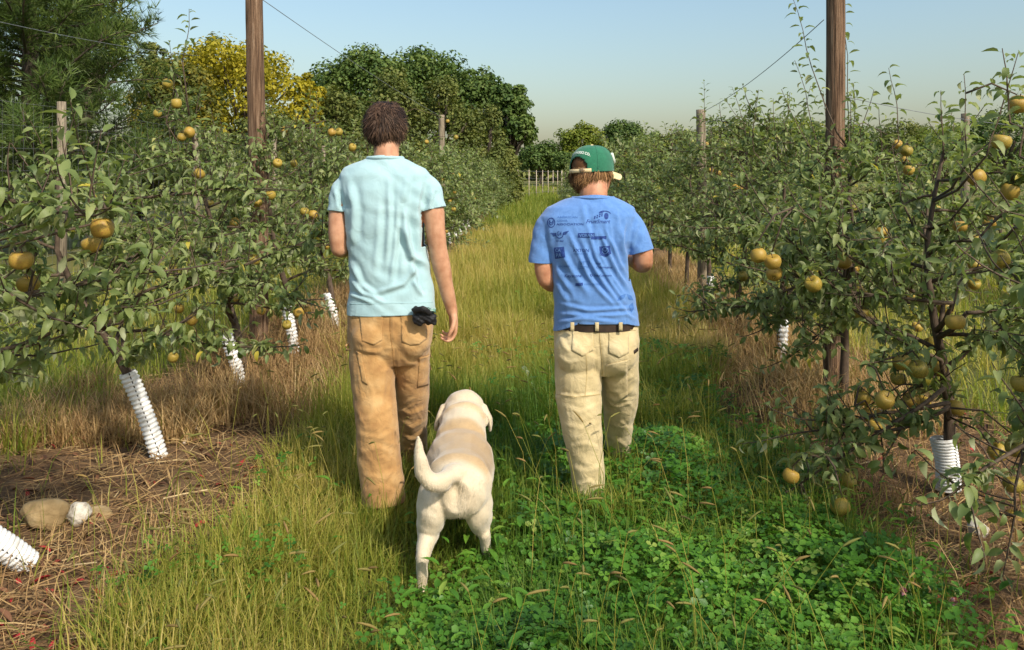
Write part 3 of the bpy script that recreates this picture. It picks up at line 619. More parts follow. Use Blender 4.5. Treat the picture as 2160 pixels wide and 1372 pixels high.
    L2 = [([(1210, 720), (1232, 745), (1262, 760)], 6, .006), ([(1262, 700), (1268, 760), (1270, 840)], 5, -.008), ([(1180, 705), (1190, 730), (1202, 745)], 6, .009), ([(1172, 750), (1200, 765), (1225, 760)], 6, .006), ([(1178, 830), (1215, 838), (1265, 830)], 4, .008),
          ([(1185, 855), (1225, 870), (1268, 850)], 6, .006), ([(1190, 895), (1230, 905), (1268, 890)], 7, .007), ([(1198, 945), (1235, 935), (1270, 950)], 6, .006), ([(1203, 985), (1240, 995), (1274, 980)], 6, .006), ([(1212, 1025), (1245, 1015), (1274, 1030)], 5, .006),
          ([(1272, 800), (1300, 815), (1340, 790)], 5, .006), ([(1275, 830), (1300, 845), (1338, 820)], 5, .008), ([(1275, 850), (1305, 858), (1335, 848)], 4, .008), ([(1280, 890), (1300, 900), (1330, 885)], 5, .006), ([(1283, 940), (1305, 930), (1326, 945)], 5, .006), ([(1318, 700), (1322, 760), (1316, 820)], 4, .005), ([(1240, 780), (1234, 830)], 5, .004)]
    tr = folds(tr, crisp(L2, [(1178, 1262, 780, 1050), (1280, 1335, 790, 975)], 32), Y, noise_amp=.0013)
    tr = cut(tr, [(P(0, 1088, 3.42), (.04, -.1, -1), lambda c: c.z < .3 and c.y < 3.64), (P(0, 1004, 3.95), (0, -.15, -1), lambda c: c.z < .3 and c.y >= 3.64)])
    trousers = obj('trousers', thicken(tr, .004), M['pants_khaki'], man)
    bt = bvh_of(trousers.data)
    def stitch(lines, w=1.1, name='stitching', mat='stitch_khaki', off=.0015):
        bmx = bmesh.new()
        for pl in lines: stroke(bmx, pl, w)
        return obj(name, patch_bm(bt, bmx, Y, 4, off, .0012), M[mat], trousers)
    stitch([[(1264, 690), (1266, 720), (1270, 760), (1271, 800)], [(1178, 700), (1262, 693), (1340, 697)]], name='seam'); stitch([[(1176, 832), (1215, 838), (1266, 832)], [(1236, 745), (1238, 790), (1234, 835)]], name='seam')
    for pl in ([(1208, 700), (1252, 698), (1250, 740), (1228, 752), (1206, 740)], [(1284, 700), (1326, 702), (1326, 745), (1306, 755), (1284, 745)]):
        obj('back_pocket', patch(bt, pl, Y, 4, .0028, .002), M['pants_khaki'], trousers); stitch([pl + [pl[0]]])
    obj('knee_panel', patch(bt, [(1278, 770), (1322, 760), (1324, 835), (1290, 858), (1278, 845)], Y, 4, .0028, .002), M['pants_khaki'], trousers); stitch([[(1278, 770), (1322, 760), (1324, 835), (1290, 858)]])
    obj('cloth_tag', patch(bt, [(1336, 740), (1344, 734), (1345, 740), (1337, 747)], Y, 3, .004, .002), M['dark_leather'], trousers)
    # belt with loops
    g = Geo(); a = np.linspace(0, 2 * math.pi, 64); c0 = P(1257, 681, Y)
    ring = np.stack([np.sign(np.cos(a)) * np.abs(np.cos(a)) ** .83 * .184, np.sign(np.sin(a)) * np.abs(np.sin(a)) ** .83 * .146, 0 * a], 1) + np.array([c0.x, c0.y, c0.z])
    v = np.concatenate([ring + [0, 0, .016], ring - [0, 0, .016]]); n = len(a); i = np.arange(n - 1); g.add(v, np.stack([i, i + 1, n + i + 1, n + i], 1))
    obj('belt', g.mesh('belt'), M['dark_leather'], man)
    for x in (1207, 1259, 1309):
        q = P(x, 685, 3.352); b = bmesh.new(); loft(b, [((q.x, q.y - .003, q.z + z), (.0085, 0, 0), (0, .0045, 0), 4) for z in (-.028, -.012, .002, .010)], 12); obj('belt_loop', b, M['pants_khaki'], trousers)
    for c, yy in ((P(1246, 1075, 3.44), 3.44), (P(1301, 995, 3.97), 3.97)):
        b = bmesh.new(); gx = float(gz(c.x, yy))
        limb(b, [(c.x, yy - .05, gx + .05), (c.x, yy + .05, gx + .055), (c.x + .005, yy + .17, gx + .045)], [(.046, .05), (.048, .05), (.045, .036)], 14)
        limb(b, [(c.x, yy - .02, gx + .05), (c.x, yy - .02, gx + .16)], [.046, .046], 14)
        bo = obj('boot', voxel_union(b, .006, 3, keep=.35), M['boot'], man)
        b = bmesh.new(); loft(b, [((c.x, yy + .06, gx - .01 + z), (.053, 0, 0), (0, .155, 0), 2.8) for z in (0, .025)], 20); obj('sole', b, M['black_cloth'], bo)
    # hair below the cap
    p, d = scalp_points(12000, 11, Mh, 1, -.088, .0, .045)
    keep = p[:, 2] < .03; p, d = p[keep], d[keep]; r = np.random.default_rng(6)
    flow = np.array([0, -.25, -1.0]) + 0 * p; flow = norm(flow - d * (flow * d).sum(1, keepdims=True)); sw = np.cross(d, flow)
    ang = (vnoise(p[:, 0] * 50, p[:, 2] * 30 + p[:, 1] * 30, 14) - .5) * 1.8 + r.normal(0, .2, len(p)); flow = flow * np.cos(ang)[:, None] + sw * np.sin(ang)[:, None]
    L = r.uniform(.045, .085, len(p)); tint = np.clip(vnoise(p[:, 0] * 120, p[:, 2] * 60, 18) * .9 + r.normal(.05, .18, len(p)), 0, 1)
    L *= np.where(p[:, 1] > .0, .6, 1.0)
    bend = d * (r.normal(.006, .008, len(p)))[:, None] + np.array([0, 0, -.008])
    g = ribbons(to_world(Mh, 1, p), dir_world(Mh, flow), dir_world(Mh, d), L, r.uniform(.0024, .005, len(p)), dir_world(Mh, bend), 4, tint, lift=.008)
    b = bmesh.new(); bmesh.ops.create_icosphere(b, subdivisions=4, radius=1)
    for v in b.verts: v.co = Vector((v.co.x * .082, v.co.y * .101 - .010, v.co.z * .098 + .026))
    bmesh.ops.delete(b, geom=[v for v in b.verts if v.co.z < (-.085 if v.co.y < -.035 else .01 + (v.co.y + .03) * .3) or v.co.y > .045], context='VERTS')
    b.verts.index_update(); vv = np.array([v.co[:] for v in b.verts]); ff = np.array([[v.index for v in f.verts] for f in b.faces]); b.free()
    g.add(to_world(Mh, 1, vv), ff, .15)
    obj('hair', g.mesh('hair'), M['hair_blond'], man)
    # cap: crown with arched opening at the back, strap, buckle, peak, button, lettering
    cap = bpy.data.objects.new('cap', None); link(cap, man, Matrix.Identity(4)); cap.empty_display_size = .05
    cap['label'] = 'green baseball cap with tan strap and peak'
    a_ = np.linspace(-math.pi, math.pi, 97); e_ = np.linspace(-.10, 1, 30)
    def cap_pt(a, e, grow=0):                       # a: 0 = back of the head
        el = e * math.pi / 2; rr_ = math.cos(max(el, 0)) ** .62 if el > 0 else 1.0
        x = (.094 + grow) * rr_ * math.sin(a); y = -.006 - (.116 + grow) * rr_ * math.cos(a); z = .016 + (.112 + grow) * (math.sin(el) if el > 0 else el * .6) - .010 * math.cos(a) * (1 - max(e, 0))
        return Mh @ Vector((x, y, z))
    V_ = np.array([[cap_pt(a, e)[:] for e in e_] for a in a_]); G = Geo(); fa = []
    for i in range(96):
        for j in range(29):
            am = (a_[i] + a_[i + 1]) / 2; em = (e_[j] + e_[j + 1]) / 2
            if abs(am) < .62 and em < .36 * math.sqrt(max(0, 1 - (am / .62) ** 2)) and em > -.2: continue
            fa.append((i * 30 + j, (i + 1) * 30 + j, (i + 1) * 30 + j + 1, i * 30 + j + 1))
    G.add(V_.reshape(-1, 3), np.array(fa)); me = G.mesh('crown', True); bmm = bmesh.new(); bmm.from_mesh(me); bmesh.ops.remove_doubles(bmm, verts=bmm.verts[:], dist=.0004); bmesh.ops.recalc_face_normals(bmm, faces=bmm.faces[:]); bmm.to_mesh(me); bmm.free()
    obj('crown', thicken(me, .003), M['cap_green'], cap)
    g = Geo()
    for sx in np.linspace(-math.pi, math.pi, 7)[:-1]: g.tube([cap_pt(sx + .02, e, .0005)[:] for e in np.linspace(.42 if abs(sx) < .3 else .0, 1, 14)], .0012, 5)
    obj('seam', g.mesh('seam'), M['cap_green'], cap)
    def band(a0, a1, e0, e1, grow, n=24):
        v = []
        for a in np.linspace(a0, a1, n): v += [cap_pt(a, e0, grow)[:], cap_pt(a, e1, grow)[:]]
        i = np.arange(n - 1) * 2; q = Geo(); q.add(np.array(v), np.stack([i, i + 2, i + 3, i + 1], 1)); return thicken(q.mesh('band', True), .003)
    obj('strap', band(-.56, .78, -.11, .03, .0012), M['cap_tan'], cap); obj('buckle', band(.28, .46, -.13, .05, .0045, 6), M['brass'], cap)
    # peak
    g = Geo(); nb, nr = 22, 8; v = []
    for i, t in enumerate(np.linspace(-1.12, 1.12, nb)):
        for j, s in enumerate(np.linspace(0, 1, nr)):
            x = .092 * math.sin(t) * (1 - .06 * s); y = .084 * math.cos(t) + .016 + s * .080 * math.cos(t * .95) ** .6; z = .026 - .012 * s - .046 * (x / .085) ** 2 - .004
            v.append((Mh @ Vector((x, y, z)))[:])
    i, j = np.meshgrid(np.arange(nb - 1), np.arange(nr - 1), indexing='ij'); q = (i * nr + j).ravel(); g.add(np.array(v), np.stack([q, q + nr, q + nr + 1, q + 1], 1))
    obj('peak', thicken(g.mesh('peak', True), .004), M['cap_tan'], cap)
    b = bmesh.new(); ball(b, cap_pt(0, 1, .001), (.008, .008, .005)); obj('top_button', b, M['cap_tan'], cap)
    # white lettering round the opening
    tb = text_bm('CIDER WORKS CO.', 0, 0, 1.0, 0, None, .03); w = max(v.co.x for v in tb.verts)
    for v in tb.verts:
        t = v.co.x / w; am = -.78 + 1.5 * t; e = .36 * math.sqrt(max(.0, 1 - ((am) / 1.02) ** 2)) + .085 + v.co.z * .085
        v.co = cap_pt(am, e, .0018)
    obj('lettering', tb, M['white_thread'], cap, False)
    g = Geo(); g.tube([cap_pt(2.6, .18 + .0 * k_, .003 + .003 * math.sin(k_))[:] for k_ in range(2)] + [cap_pt(2.2, .42, .004)[:]], .008, 8); obj('front_badge', g.mesh('front_badge', True), M['white_thread'], cap)
build_blue_man()

# ------------------------------------------------------------------ yellow Labrador walking away
def build_dog():
    base = P(960, 1250, 3.05); base.z = float(gz(base.x, base.y))
    dog = thing('dog', 'pale yellow short-haired dog with tan back following the two walkers', 'dog', base)
    bm = bmesh.new()
    hipY, shY = 2.94, 3.34
    def ring(px, py, Y, rx, rz, p=2.2, tilt=0): return (P(px, py, Y), Vector((rx, 0, 0)), Vector((0, -rz * math.sin(tilt), rz * math.cos(tilt))), p)
    # trunk: rump -> loin -> ribs -> chest
    loft(bm, [ring(965, 1050, 2.80, .05, .06, 2), ring(965, 1040, 2.84, .105, .095, 2.1), ring(966, 1025, 2.92, .132, .125, 2.2), ring(968, 1018, 3.02, .128, .135, 2.2), ring(968, 1005, 3.12, .132, .145, 2.2), ring(969, 992, 3.22, .145, .160, 2.2),
              ring(971, 985, 3.32, .148, .170, 2.2), ring(973, 978, 3.42, .130, .160, 2.2), ring(975, 968, 3.50, .095, .12, 2.1), ring(976, 960, 3.56, .05, .07, 2)], 26)
    # neck and head (carried low, looking ahead)
    limb(bm, [P(972, 935, 3.36), P(975, 905, 3.46), P(977, 882, 3.53), P(978, 868, 3.58)], [(.115, .105), (.106, .10), (.098, .09), (.088, .08)], 20)
    ball(bm, P(979, 857, 3.60), (.092, .105, .070)); ball(bm, P(979, 852, 3.585), (.08, .08, .064))
    limb(bm, [P(980, 872, 3.66), P(981, 884, 3.73), P(981, 890, 3.79)], [(.055, .048), (.047, .042), (.04, .034)], 16)
    # skin roll behind the skull
    limb(bm, [P(935, 888, 3.50), P(955, 868, 3.485), P(978, 862, 3.48), P(1002, 868, 3.485), P(1022, 890, 3.50)], [.022, .030, .033, .030, .022], 12, (0, 1, 0))
    # ears
    for s, pts in ((-1, [(938, 862, 3.58), (928, 878, 3.57), (922, 894, 3.56), (921, 906, 3.555)]), (1, [(1018, 862, 3.58), (1029, 878, 3.57), (1034, 894, 3.56), (1034, 908, 3.555)])):
        limb(bm, [P(*q) for q in pts], [(.026, .018), (.016, .044), (.012, .042), (.008, .022)], 14)
    # hind legs: thigh, knee forward, hock back, shank, paw
    gl = float(gz(P(890, 1250, 2.80).x, 2.80))
    limb(bm, [P(925, 1030, 2.93), P(916, 1062, 2.90), P(909, 1095, 2.90), P(904, 1120, 2.90)], [(.070, .105), (.067, .105), (.055, .088), (.042, .062)], 18)
    limb(bm, [P(904, 1118, 2.90), P(898, 1145, 2.845), P(893, 1172, 2.79), P(891, 1180, 2.785)], [(.044, .06), (.034, .044), (.025, .030), (.024, .030)], 16)
    limb(bm, [P(891, 1176, 2.785), P(890, 1200, 2.795), P(890, 1228, 2.805), P(890, 1245, 2.81)], [(.025, .031), (.0215, .024), (.021, .024), (.024, .028)], 14)
    limb(bm, [P(890, 1248, 2.80), P(890, 1254, 2.84), P(890, 1256, 2.87)], [(.026, .022), (.034, .022), (.032, .016)], 14)
    for dx in (-.018, -.006, .006, .018): ball(bm, P(890, 1256, 2.885) + Vector((dx, -.004 * abs(dx) / .006, -.002)), (.0095, .018, .012))
    limb(bm, [P(1000, 1030, 2.95), P(1006, 1060, 2.96), P(1012, 1085, 2.99), P(1014, 1098, 3.02)], [(.066, .105), (.062, .104), (.050, .082), (.040, .058)], 18)
    limb(bm, [P(1014, 1094, 3.03), P(1017, 1110, 3.00), P(1021, 1126, 2.96)], [(.042, .055), (.033, .042), (.025, .031)], 16)
    limb(bm, [P(1021, 1124, 2.96), P(1024, 1146, 2.985), P(1028, 1172, 3.01), P(1030, 1184, 3.02)], [(.025, .031), (.022, .025), (.021, .024), (.024, .028)], 14)
    limb(bm, [P(1030, 1187, 3.01), P(1031, 1190, 3.05), P(1031, 1190, 3.08)], [(.026, .022), (.034, .022), (.032, .016)], 14)
    # front legs
    for px, Yf, lift in ((946, 3.36, 0), (1000, 3.44, 0)):
        t = P(px, 1010, Yf); g = float(gz(t.x, Yf))
        limb(bm, [t, (t.x, Yf - .03, .26), (t.x, Yf + .005, .15), (t.x, Yf + .005, g + .05)], [(.055, .07), (.036, .046), (.027, .030), (.026, .028)], 14)
        limb(bm, [(t.x, Yf, g + .022), (t.x, Yf + .05, g + .02), (t.x, Yf + .075, g + .018)], [(.027, .022), (.034, .022), (.03, .016)], 12)
    # tail: root, swung to the left, tip up
    limb(bm, [P(958, 1000, 2.84), P(940, 1014, 2.775), P(915, 1018, 2.73), P(896, 1003, 2.71), P(887, 975, 2.70), P(884, 945, 2.70), P(882, 922, 2.70)], [(.046, .040), (.038, .036), (.034, .033), (.030, .030), (.025, .025), (.017, .017), (.005, .005)], 16)
    me = voxel_union(bm, .0052, 8)
    v, n = get_vn(me)
    # muscle hollows: crease between the thighs, flank dents, back furrow
    def dent(c, r, h):
        nonlocal v
        q = np.linalg.norm((v - np.array(c)) / np.array(r), axis=1); v = v + n * (h * np.exp(-q ** 2))[:, None]
    dent(P(962, 1040, 2.78), (.018, .06, .055), -.018); dent(P(1035, 985, 3.02), (.05, .07, .07), -.007); dent(P(905, 985, 3.02), (.05, .07, .07), -.007); dent(P(968, 1095, 2.88), (.025, .06, .05), -.012)
    v = v + n * (.0018 * np.sin(v[:, 0] * 60 + 20 * v[:, 2]) * np.sin(v[:, 2] * 70 + v[:, 1] * 35))[:, None]
    set_v(me, v)
    # coat colour: tan saddle on the back, cream elsewhere
    def coat(v, n):
        zt = v[:, 2]; yy = v[:, 1]; xx = v[:, 0] - (P(968, 0, 3.1).x + 0 * yy)
        top = smooth01(.40, .455, zt + .025 * (vnoise(yy * 9, xx * 9, 3) - .5))
        span = smooth01(2.80, 2.90, yy) * (1 - smooth01(3.34, 3.42, yy)); w = 1 - smooth01(.11, .15, np.abs(xx))
        wob = .12 * (vnoise(yy * 14, xx * 14, 3) - .5); up = smooth01(.12, .5, n[:, 2] + wob) * smooth01(.30, .36, zt)
        span = smooth01(2.84, 2.92, yy + .3 * wob) * (1 - smooth01(3.32, 3.40, yy + .3 * wob)); s = up * span * .75
        s = np.maximum(s, .95 * smooth01(.05, .35, n[:, 0]) * smooth01(.27, .34, zt) * smooth01(2.93, 2.99, yy) * (1 - smooth01(3.22, 3.30, yy)))
        s = np.maximum(s, .35 * np.exp(-((yy - 3.47) / .018) ** 2) * (zt > .42))
        return np.clip(.05 + .8 * s + .12 * (vnoise(v[:, 0] * 25, v[:, 1] * 20 + v[:, 2] * 22, 6) - .5), 0, 1)
    a = me.attributes.new('tint', 'FLOAT', 'POINT'); a.data.foreach_set('value', coat(v, n).astype(np.float32))
    m, nt, N, L, B = nodes('dog_coat')
    at = N.new('ShaderNodeAttribute'); at.attribute_name = 'tint'; r = ramp(N, [(0, (.70, .59, .42)), (.45, (.55, .39, .21)), (1, (.40, .25, .11))]); L.new(at.outputs['Fac'], r.inputs[0])
    nz = noise(N, L, 140, 4); mm = N.new('ShaderNodeMix'); mm.data_type = 'RGBA'; mm.blend_type = 'MULTIPLY'; mm.inputs['Factor'].default_value = .28; L.new(r.outputs[0], mm.inputs[6]); L.new(nz.outputs['Fac'], mm.inputs[7]); L.new(mm.outputs[2], B.inputs['Base Color'])
    bu = N.new('ShaderNodeBump'); bu.inputs['Strength'].default_value = .5; bu.inputs['Distance'].default_value = .004; nz2 = noise(N, L, 300, 3, vec=mapped(N, L, (1, .35, .5))); L.new(nz2.outputs['Fac'], bu.inputs['Height']); L.new(bu.outputs[0], B.inputs['Normal'])
    B.inputs['Roughness'].default_value = .75; B.inputs['Specular IOR Level'].default_value = .25; B.inputs['Sheen Weight'].default_value = .3
    M['dog_coat'] = m
    body = obj('body', me, m, dog)
    # short coat hairs, combed from head to tail and down the legs
    r_ = np.random.default_rng(12); idx = r_.choice(len(v), 42000); rt = v[idx]; nn = n[idx]
    fl = np.stack([0 * rt[:, 0], np.where(rt[:, 2] > .3, -1.0, -.25), np.where(rt[:, 2] > .3, -.45, -1.0)], 1) + r_.normal(0, .22, (len(rt), 3))
    fl = norm(fl - nn * (fl * nn).sum(1, keepdims=True) * .85 + nn * .13)
    ln = r_.uniform(.006, .012, len(rt)); ln = np.where((rt[:, 1] < 2.82) & (rt[:, 2] < .42), ln * 1.5, ln)
    g = ribbons(rt - nn * .001, fl, nn, ln, r_.uniform(.0011, .0021, len(rt)), np.zeros((len(rt), 3)), 1, np.clip(coat(rt, nn) + r_.normal(0, .06, len(rt)), 0, 1), lift=0)
    obj('fur', g.mesh('fur'), m, dog)
    b = bmesh.new(); ball(b, P(981, 884, 3.832), (.02, .014, .016)); obj('nose', b, M['black_cloth'], dog)
    for s in (-1, 1): b = bmesh.new(); ball(b, P(980, 862, 3.685) + Vector((s * .042, 0, 0)), .011); obj('eye', b, M['black_cloth'], dog)
build_dog()

# ------------------------------------------------------------------ ground
def row_u(x, y): return x - SLOPE * y
def build_ground():
    ys = np.concatenate([np.arange(-4, 1.6, .4), np.arange(1.6, 9, .08), np.arange(9, 30, .5), np.arange(30, 140, 4), np.array([150, 180, 240, 400, 800, 2000])])
    xs = np.concatenate([[-1500, -600, -250, -120, -60], np.arange(-40, -6, 2), np.arange(-6, 6.01, .1), np.arange(8, 41, 2), [60, 120, 250, 600, 1500]])
    X, Y = np.meshgrid(xs, ys); z = gz(X, Y); z = z + (vnoise(X * 9, Y * 9, 21) - .5) * .02 * (Y < 9) * (Y > 1.6)
    nx = len(xs); v = np.stack([X, Y, z], -1).reshape(-1, 3)
    i, j = np.meshgrid(np.arange(len(ys) - 1), np.arange(nx - 1), indexing='ij'); q = (i * nx + j).ravel()
    u = row_u(X, Y); w = (vnoise(X * 1.3, Y * 1.3, 31) - .5) * .5
    strip = np.maximum(1 - smooth01(.72, .98, np.abs(u + 2.03 + w * .4)), 1 - smooth01(.72, .98, np.abs(u - 2.0 + w * .4)))
    strip = np.maximum(strip, 1 - smooth01(.5, .9, np.abs(u - 6.1 + w)))
    strip = strip * (1 - smooth01(25, 45, Y))
    g = Geo(); g.add(v, np.stack([q, q + 1, q + nx + 1, q + nx], 1), strip.ravel())
    m, nt, N, L, B = nodes('ground')
    at = N.new('ShaderNodeAttribute'); at.attribute_name = 'tint'
    n1 = noise(N, L, 3.5, 6, .65); n2 = noise(N, L, 45, 5, .7); n3 = noise(N, L, .6, 4)
    soil = ramp(N, [(.3, (.075, .042, .022)), (.5, (.15, .09, .048)), (.68, (.24, .155, .08))]); ad = N.new('ShaderNodeMix'); ad.inputs[0].default_value = .5; L.new(n1.outputs['Fac'], ad.inputs[2]); L.new(n2.outputs['Fac'], ad.inputs[3]); L.new(ad.outputs[0], soil.inputs[0])
    turf = ramp(N, [(.35, (.06, .075, .02)), (.5, (.13, .125, .035)), (.65, (.20, .17, .055))]); a2 = N.new('ShaderNodeMix'); a2.inputs[0].default_value = .5; L.new(n3.outputs['Fac'], a2.inputs[2]); L.new(n2.outputs['Fac'], a2.inputs[3]); L.new(a2.outputs[0], turf.inputs[0])
    mx = N.new('ShaderNodeMix'); mx.data_type = 'RGBA'; L.new(at.outputs['Fac'], mx.inputs['Factor']); L.new(turf.outputs[0], mx.inputs[6]); L.new(soil.outputs[0], mx.inputs[7]); L.new(mx.outputs[2], B.inputs['Base Color'])
    B.inputs['Roughness'].default_value = .95; B.inputs['Specular IOR Level'].default_value = .15
    b = N.new('ShaderNodeBump'); b.inputs['Strength'].default_value = .8; b.inputs['Distance'].default_value = .02; L.new(n2.outputs['Fac'], b.inputs['Height']); L.new(b.outputs[0], B.inputs['Normal'])
    tag(obj('ground', g.mesh('ground'), m), kind='structure')
build_ground()

# ------------------------------------------------------------------ apple trees
BARK = [(.3, (.045, .030, .020)), (.6, (.10, .070, .048)), (.8, (.16, .12, .085))]
M['bark'] = mat_noise('bark', BARK, 40, .9, .6, 120, stretch=(1, 1, .4), bdist=.004)
M['twig'] = mat_noise('twig', [(.3, (.05, .033, .022)), (.7, (.12, .085, .055))], 60, .8, .3, 200)
M['apple_leaf'] = mat_leaf('apple_leaf', [(0, (.060, .100, .026)), (.35, (.145, .195, .056)), (.7, (.235, .28, .095)), (.93, (.33, .36, .145)), (1, (.48, .40, .06))], (.36, .385, .215), .38, .5, .35)
m, nt, N, L, B = nodes('apple_skin')
oi = N.new('ShaderNodeObjectInfo'); tc = N.new('ShaderNodeTexCoord'); ad = N.new('ShaderNodeVectorMath'); ad.operation = 'ADD'; L.new(tc.outputs['Object'], ad.inputs[0]); L.new(oi.outputs['Location'], ad.inputs[1])
n1 = noise(N, L, 14, 3, vec=ad.outputs[0]); n2 = noise(N, L, 130, 4, .7, vec=ad.outputs[0]); mm = N.new('ShaderNodeMix'); mm.inputs[0].default_value = .42; L.new(n1.outputs['Fac'], mm.inputs[2]); L.new(n2.outputs['Fac'], mm.inputs[3])
r = ramp(N, [(.30, (.13, .125, .024)), (.43, (.30, .225, .036)), (.56, (.38, .24, .042)), (.68, (.27, .14, .034))]); sh_ = N.new('ShaderNodeMath'); sh_.operation = 'MULTIPLY_ADD'; L.new(oi.outputs['Random'], sh_.inputs[0]); sh_.inputs[1].default_value = .20; ofs = N.new('ShaderNodeMath'); ofs.operation = 'SUBTRACT'; L.new(mm.outputs[0], ofs.inputs[0]); ofs.inputs[1].default_value = .12; L.new(ofs.outputs[0], sh_.inputs[2]); L.new(sh_.outputs[0], r.inputs[0]); L.new(r.outputs[0], B.inputs['Base Color'])
B.inputs['Roughness'].default_value = .5; B.inputs['Specular IOR Level'].default_value = .35
b = N.new('ShaderNodeBump'); b.inputs['Strength'].default_value = .2; b.inputs['Distance'].default_value = .001; L.new(n2.outputs['Fac'], b.inputs['Height']); L.new(b.outputs[0], B.inputs['Normal']); M['apple'] = m
M['calyx'] = mat_noise('calyx', [(.3, (.03, .02, .01)), (.7, (.08, .05, .02))], 100, .9)

# leaf templates: length along x, width along y, z up; folded along the midrib and drooping
def leaf_template(curl, fold, w=.42, n=4):
    xs = [0, .16, .42, .72, 1.0]; ws = [0.02, .33, .47, .33, 0.0]
    v = []
    ang = 0; x = z = 0; px_ = 0
    cl = []
    for a in xs:
        d = a - px_; ang = -curl * a; x += d * math.cos(ang); z += d * math.sin(ang); px_ = a; cl.append((x, z))
    idx = []
    for (x, z), ww in zip(cl, ws):
        if ww < .05: idx.append((len(v),)); v.append((x, 0, z))
        else: idx.append((len(v), len(v) + 1, len(v) + 2)); v += [(x, -ww * w, z + ww * w * fold), (x, 0, z), (x, ww * w, z + ww * w * fold)]
    f = [(0, idx[1][0], idx[1][1]), (0, idx[1][1], idx[1][2])]
    for a, b in ((1, 2), (2, 3)):
        for k in (0, 1): f += [(idx[a][k], idx[b][k], idx[b][k + 1]), (idx[a][k], idx[b][k + 1], idx[a][k + 1])]
    f += [(idx[3][0], idx[4][0], idx[3][1]), (idx[3][1], idx[4][0], idx[3][2])]
    return np.array(v), np.array(f)
LEAF_T = [leaf_template(.7, .45), leaf_template(1.3, .6), leaf_template(1.9, .3), leaf_template(.35, .7), leaf_template(1.5, .9)]
LEAF_LO = (np.array([(0, 0, 0), (.5, -.27, .06), (1, 0, -.18), (.5, .27, .06), (.5, 0, 0.0)]), np.array([(0, 1, 4), (1, 2, 4), (2, 3, 4), (3, 0, 4)]))
LEAF_CARD = (np.array([(0, 0, 0), (.5, -.32, .08), (1, 0, -.12), (.5, .32, .08)]), np.array([(0, 1, 2, 3)]))
def flip(t): return t[0], t[1][:, ::-1]
LEAF_T = [flip(t) if np.cross(t[0][t[1][2][1]] - t[0][t[1][2][0]], t[0][t[1][2][2]] - t[0][t[1][2][0]])[2] < 0 else t for t in LEAF_T]
def up_fix(t):
    a, b, c = t[0][t[1][0][0]], t[0][t[1][0][1]], t[0][t[1][0][2]]
    return t if np.cross(b - a, c - a)[2] > 0 else flip(t)
LEAF_LO = up_fix(LEAF_LO); LEAF_CARD = up_fix(LEAF_CARD)

def apple_mesh(name, seg=14):
    prof = [(.0, .30), (.10, .345), (.26, .42), (.40, .38), (.49, .20), (.50, .0), (.46, -.2), (.36, -.36), (.22, -.43), (.10, -.42), (.0, -.36)]
    v = []; f = []
    for k, (r_, z) in enumerate(prof):
        for i in range(seg):
            a = 2 * math.pi * i / seg; rr_ = r_ * (1 + .03 * math.cos(5 * a) * (z < 0)); v.append((rr_ * math.cos(a), rr_ * math.sin(a), z))
    for k in range(len(prof) - 1):
        for i in range(seg): j = (i + 1) % seg; f.append((k * seg + i, (k + 1) * seg + i, (k + 1) * seg + j, k * seg + j))
    me = np_mesh(name, np.array(v), np.array(f), None, True); me.materials.append(M['apple']); return me
APPLE = apple_mesh('apple')
g = Geo(); g.tube([(0, 0, .28), (.02, 0, .45), (.07, .02, .62)], [.03, .026, .036], 5); STEM = g.mesh('stem', True); STEM.materials.append(M['twig'])
g = Geo()
for k in range(5):
    a = k * 2 * math.pi / 5; g.add([(.03 * math.cos(a), .03 * math.sin(a), -.372), (.1 * math.cos(a - .3), .1 * math.sin(a - .3), -.425), (.13 * math.cos(a), .13 * math.sin(a), -.445), (.1 * math.cos(a + .3), .1 * math.sin(a + .3), -.425)], [(0, 1, 2, 3)])
CALYX = g.mesh('calyx'); CALYX.materials.append(M['calyx'])
LEAF_MESH = []
for tv, tf in LEAF_T:
    for t in (.15, .4, .6, .8): me = np_mesh('leaf', tv, tf, np.full(len(tv), t), True); me.materials.append(M['apple_leaf']); LEAF_MESH.append(me)

def curve_pts(p0, d0, L, n, droop, r, wob=.12):
    p = np.array(p0, float); d = norm(np.array(d0, float)); out = [p.copy()]
    for i in range(n):
        d = norm(d + r.normal(0, wob, 3) + np.array([0, 0, droop])); p = p + d * L / n; out.append(p.copy())
    return np.array(out)

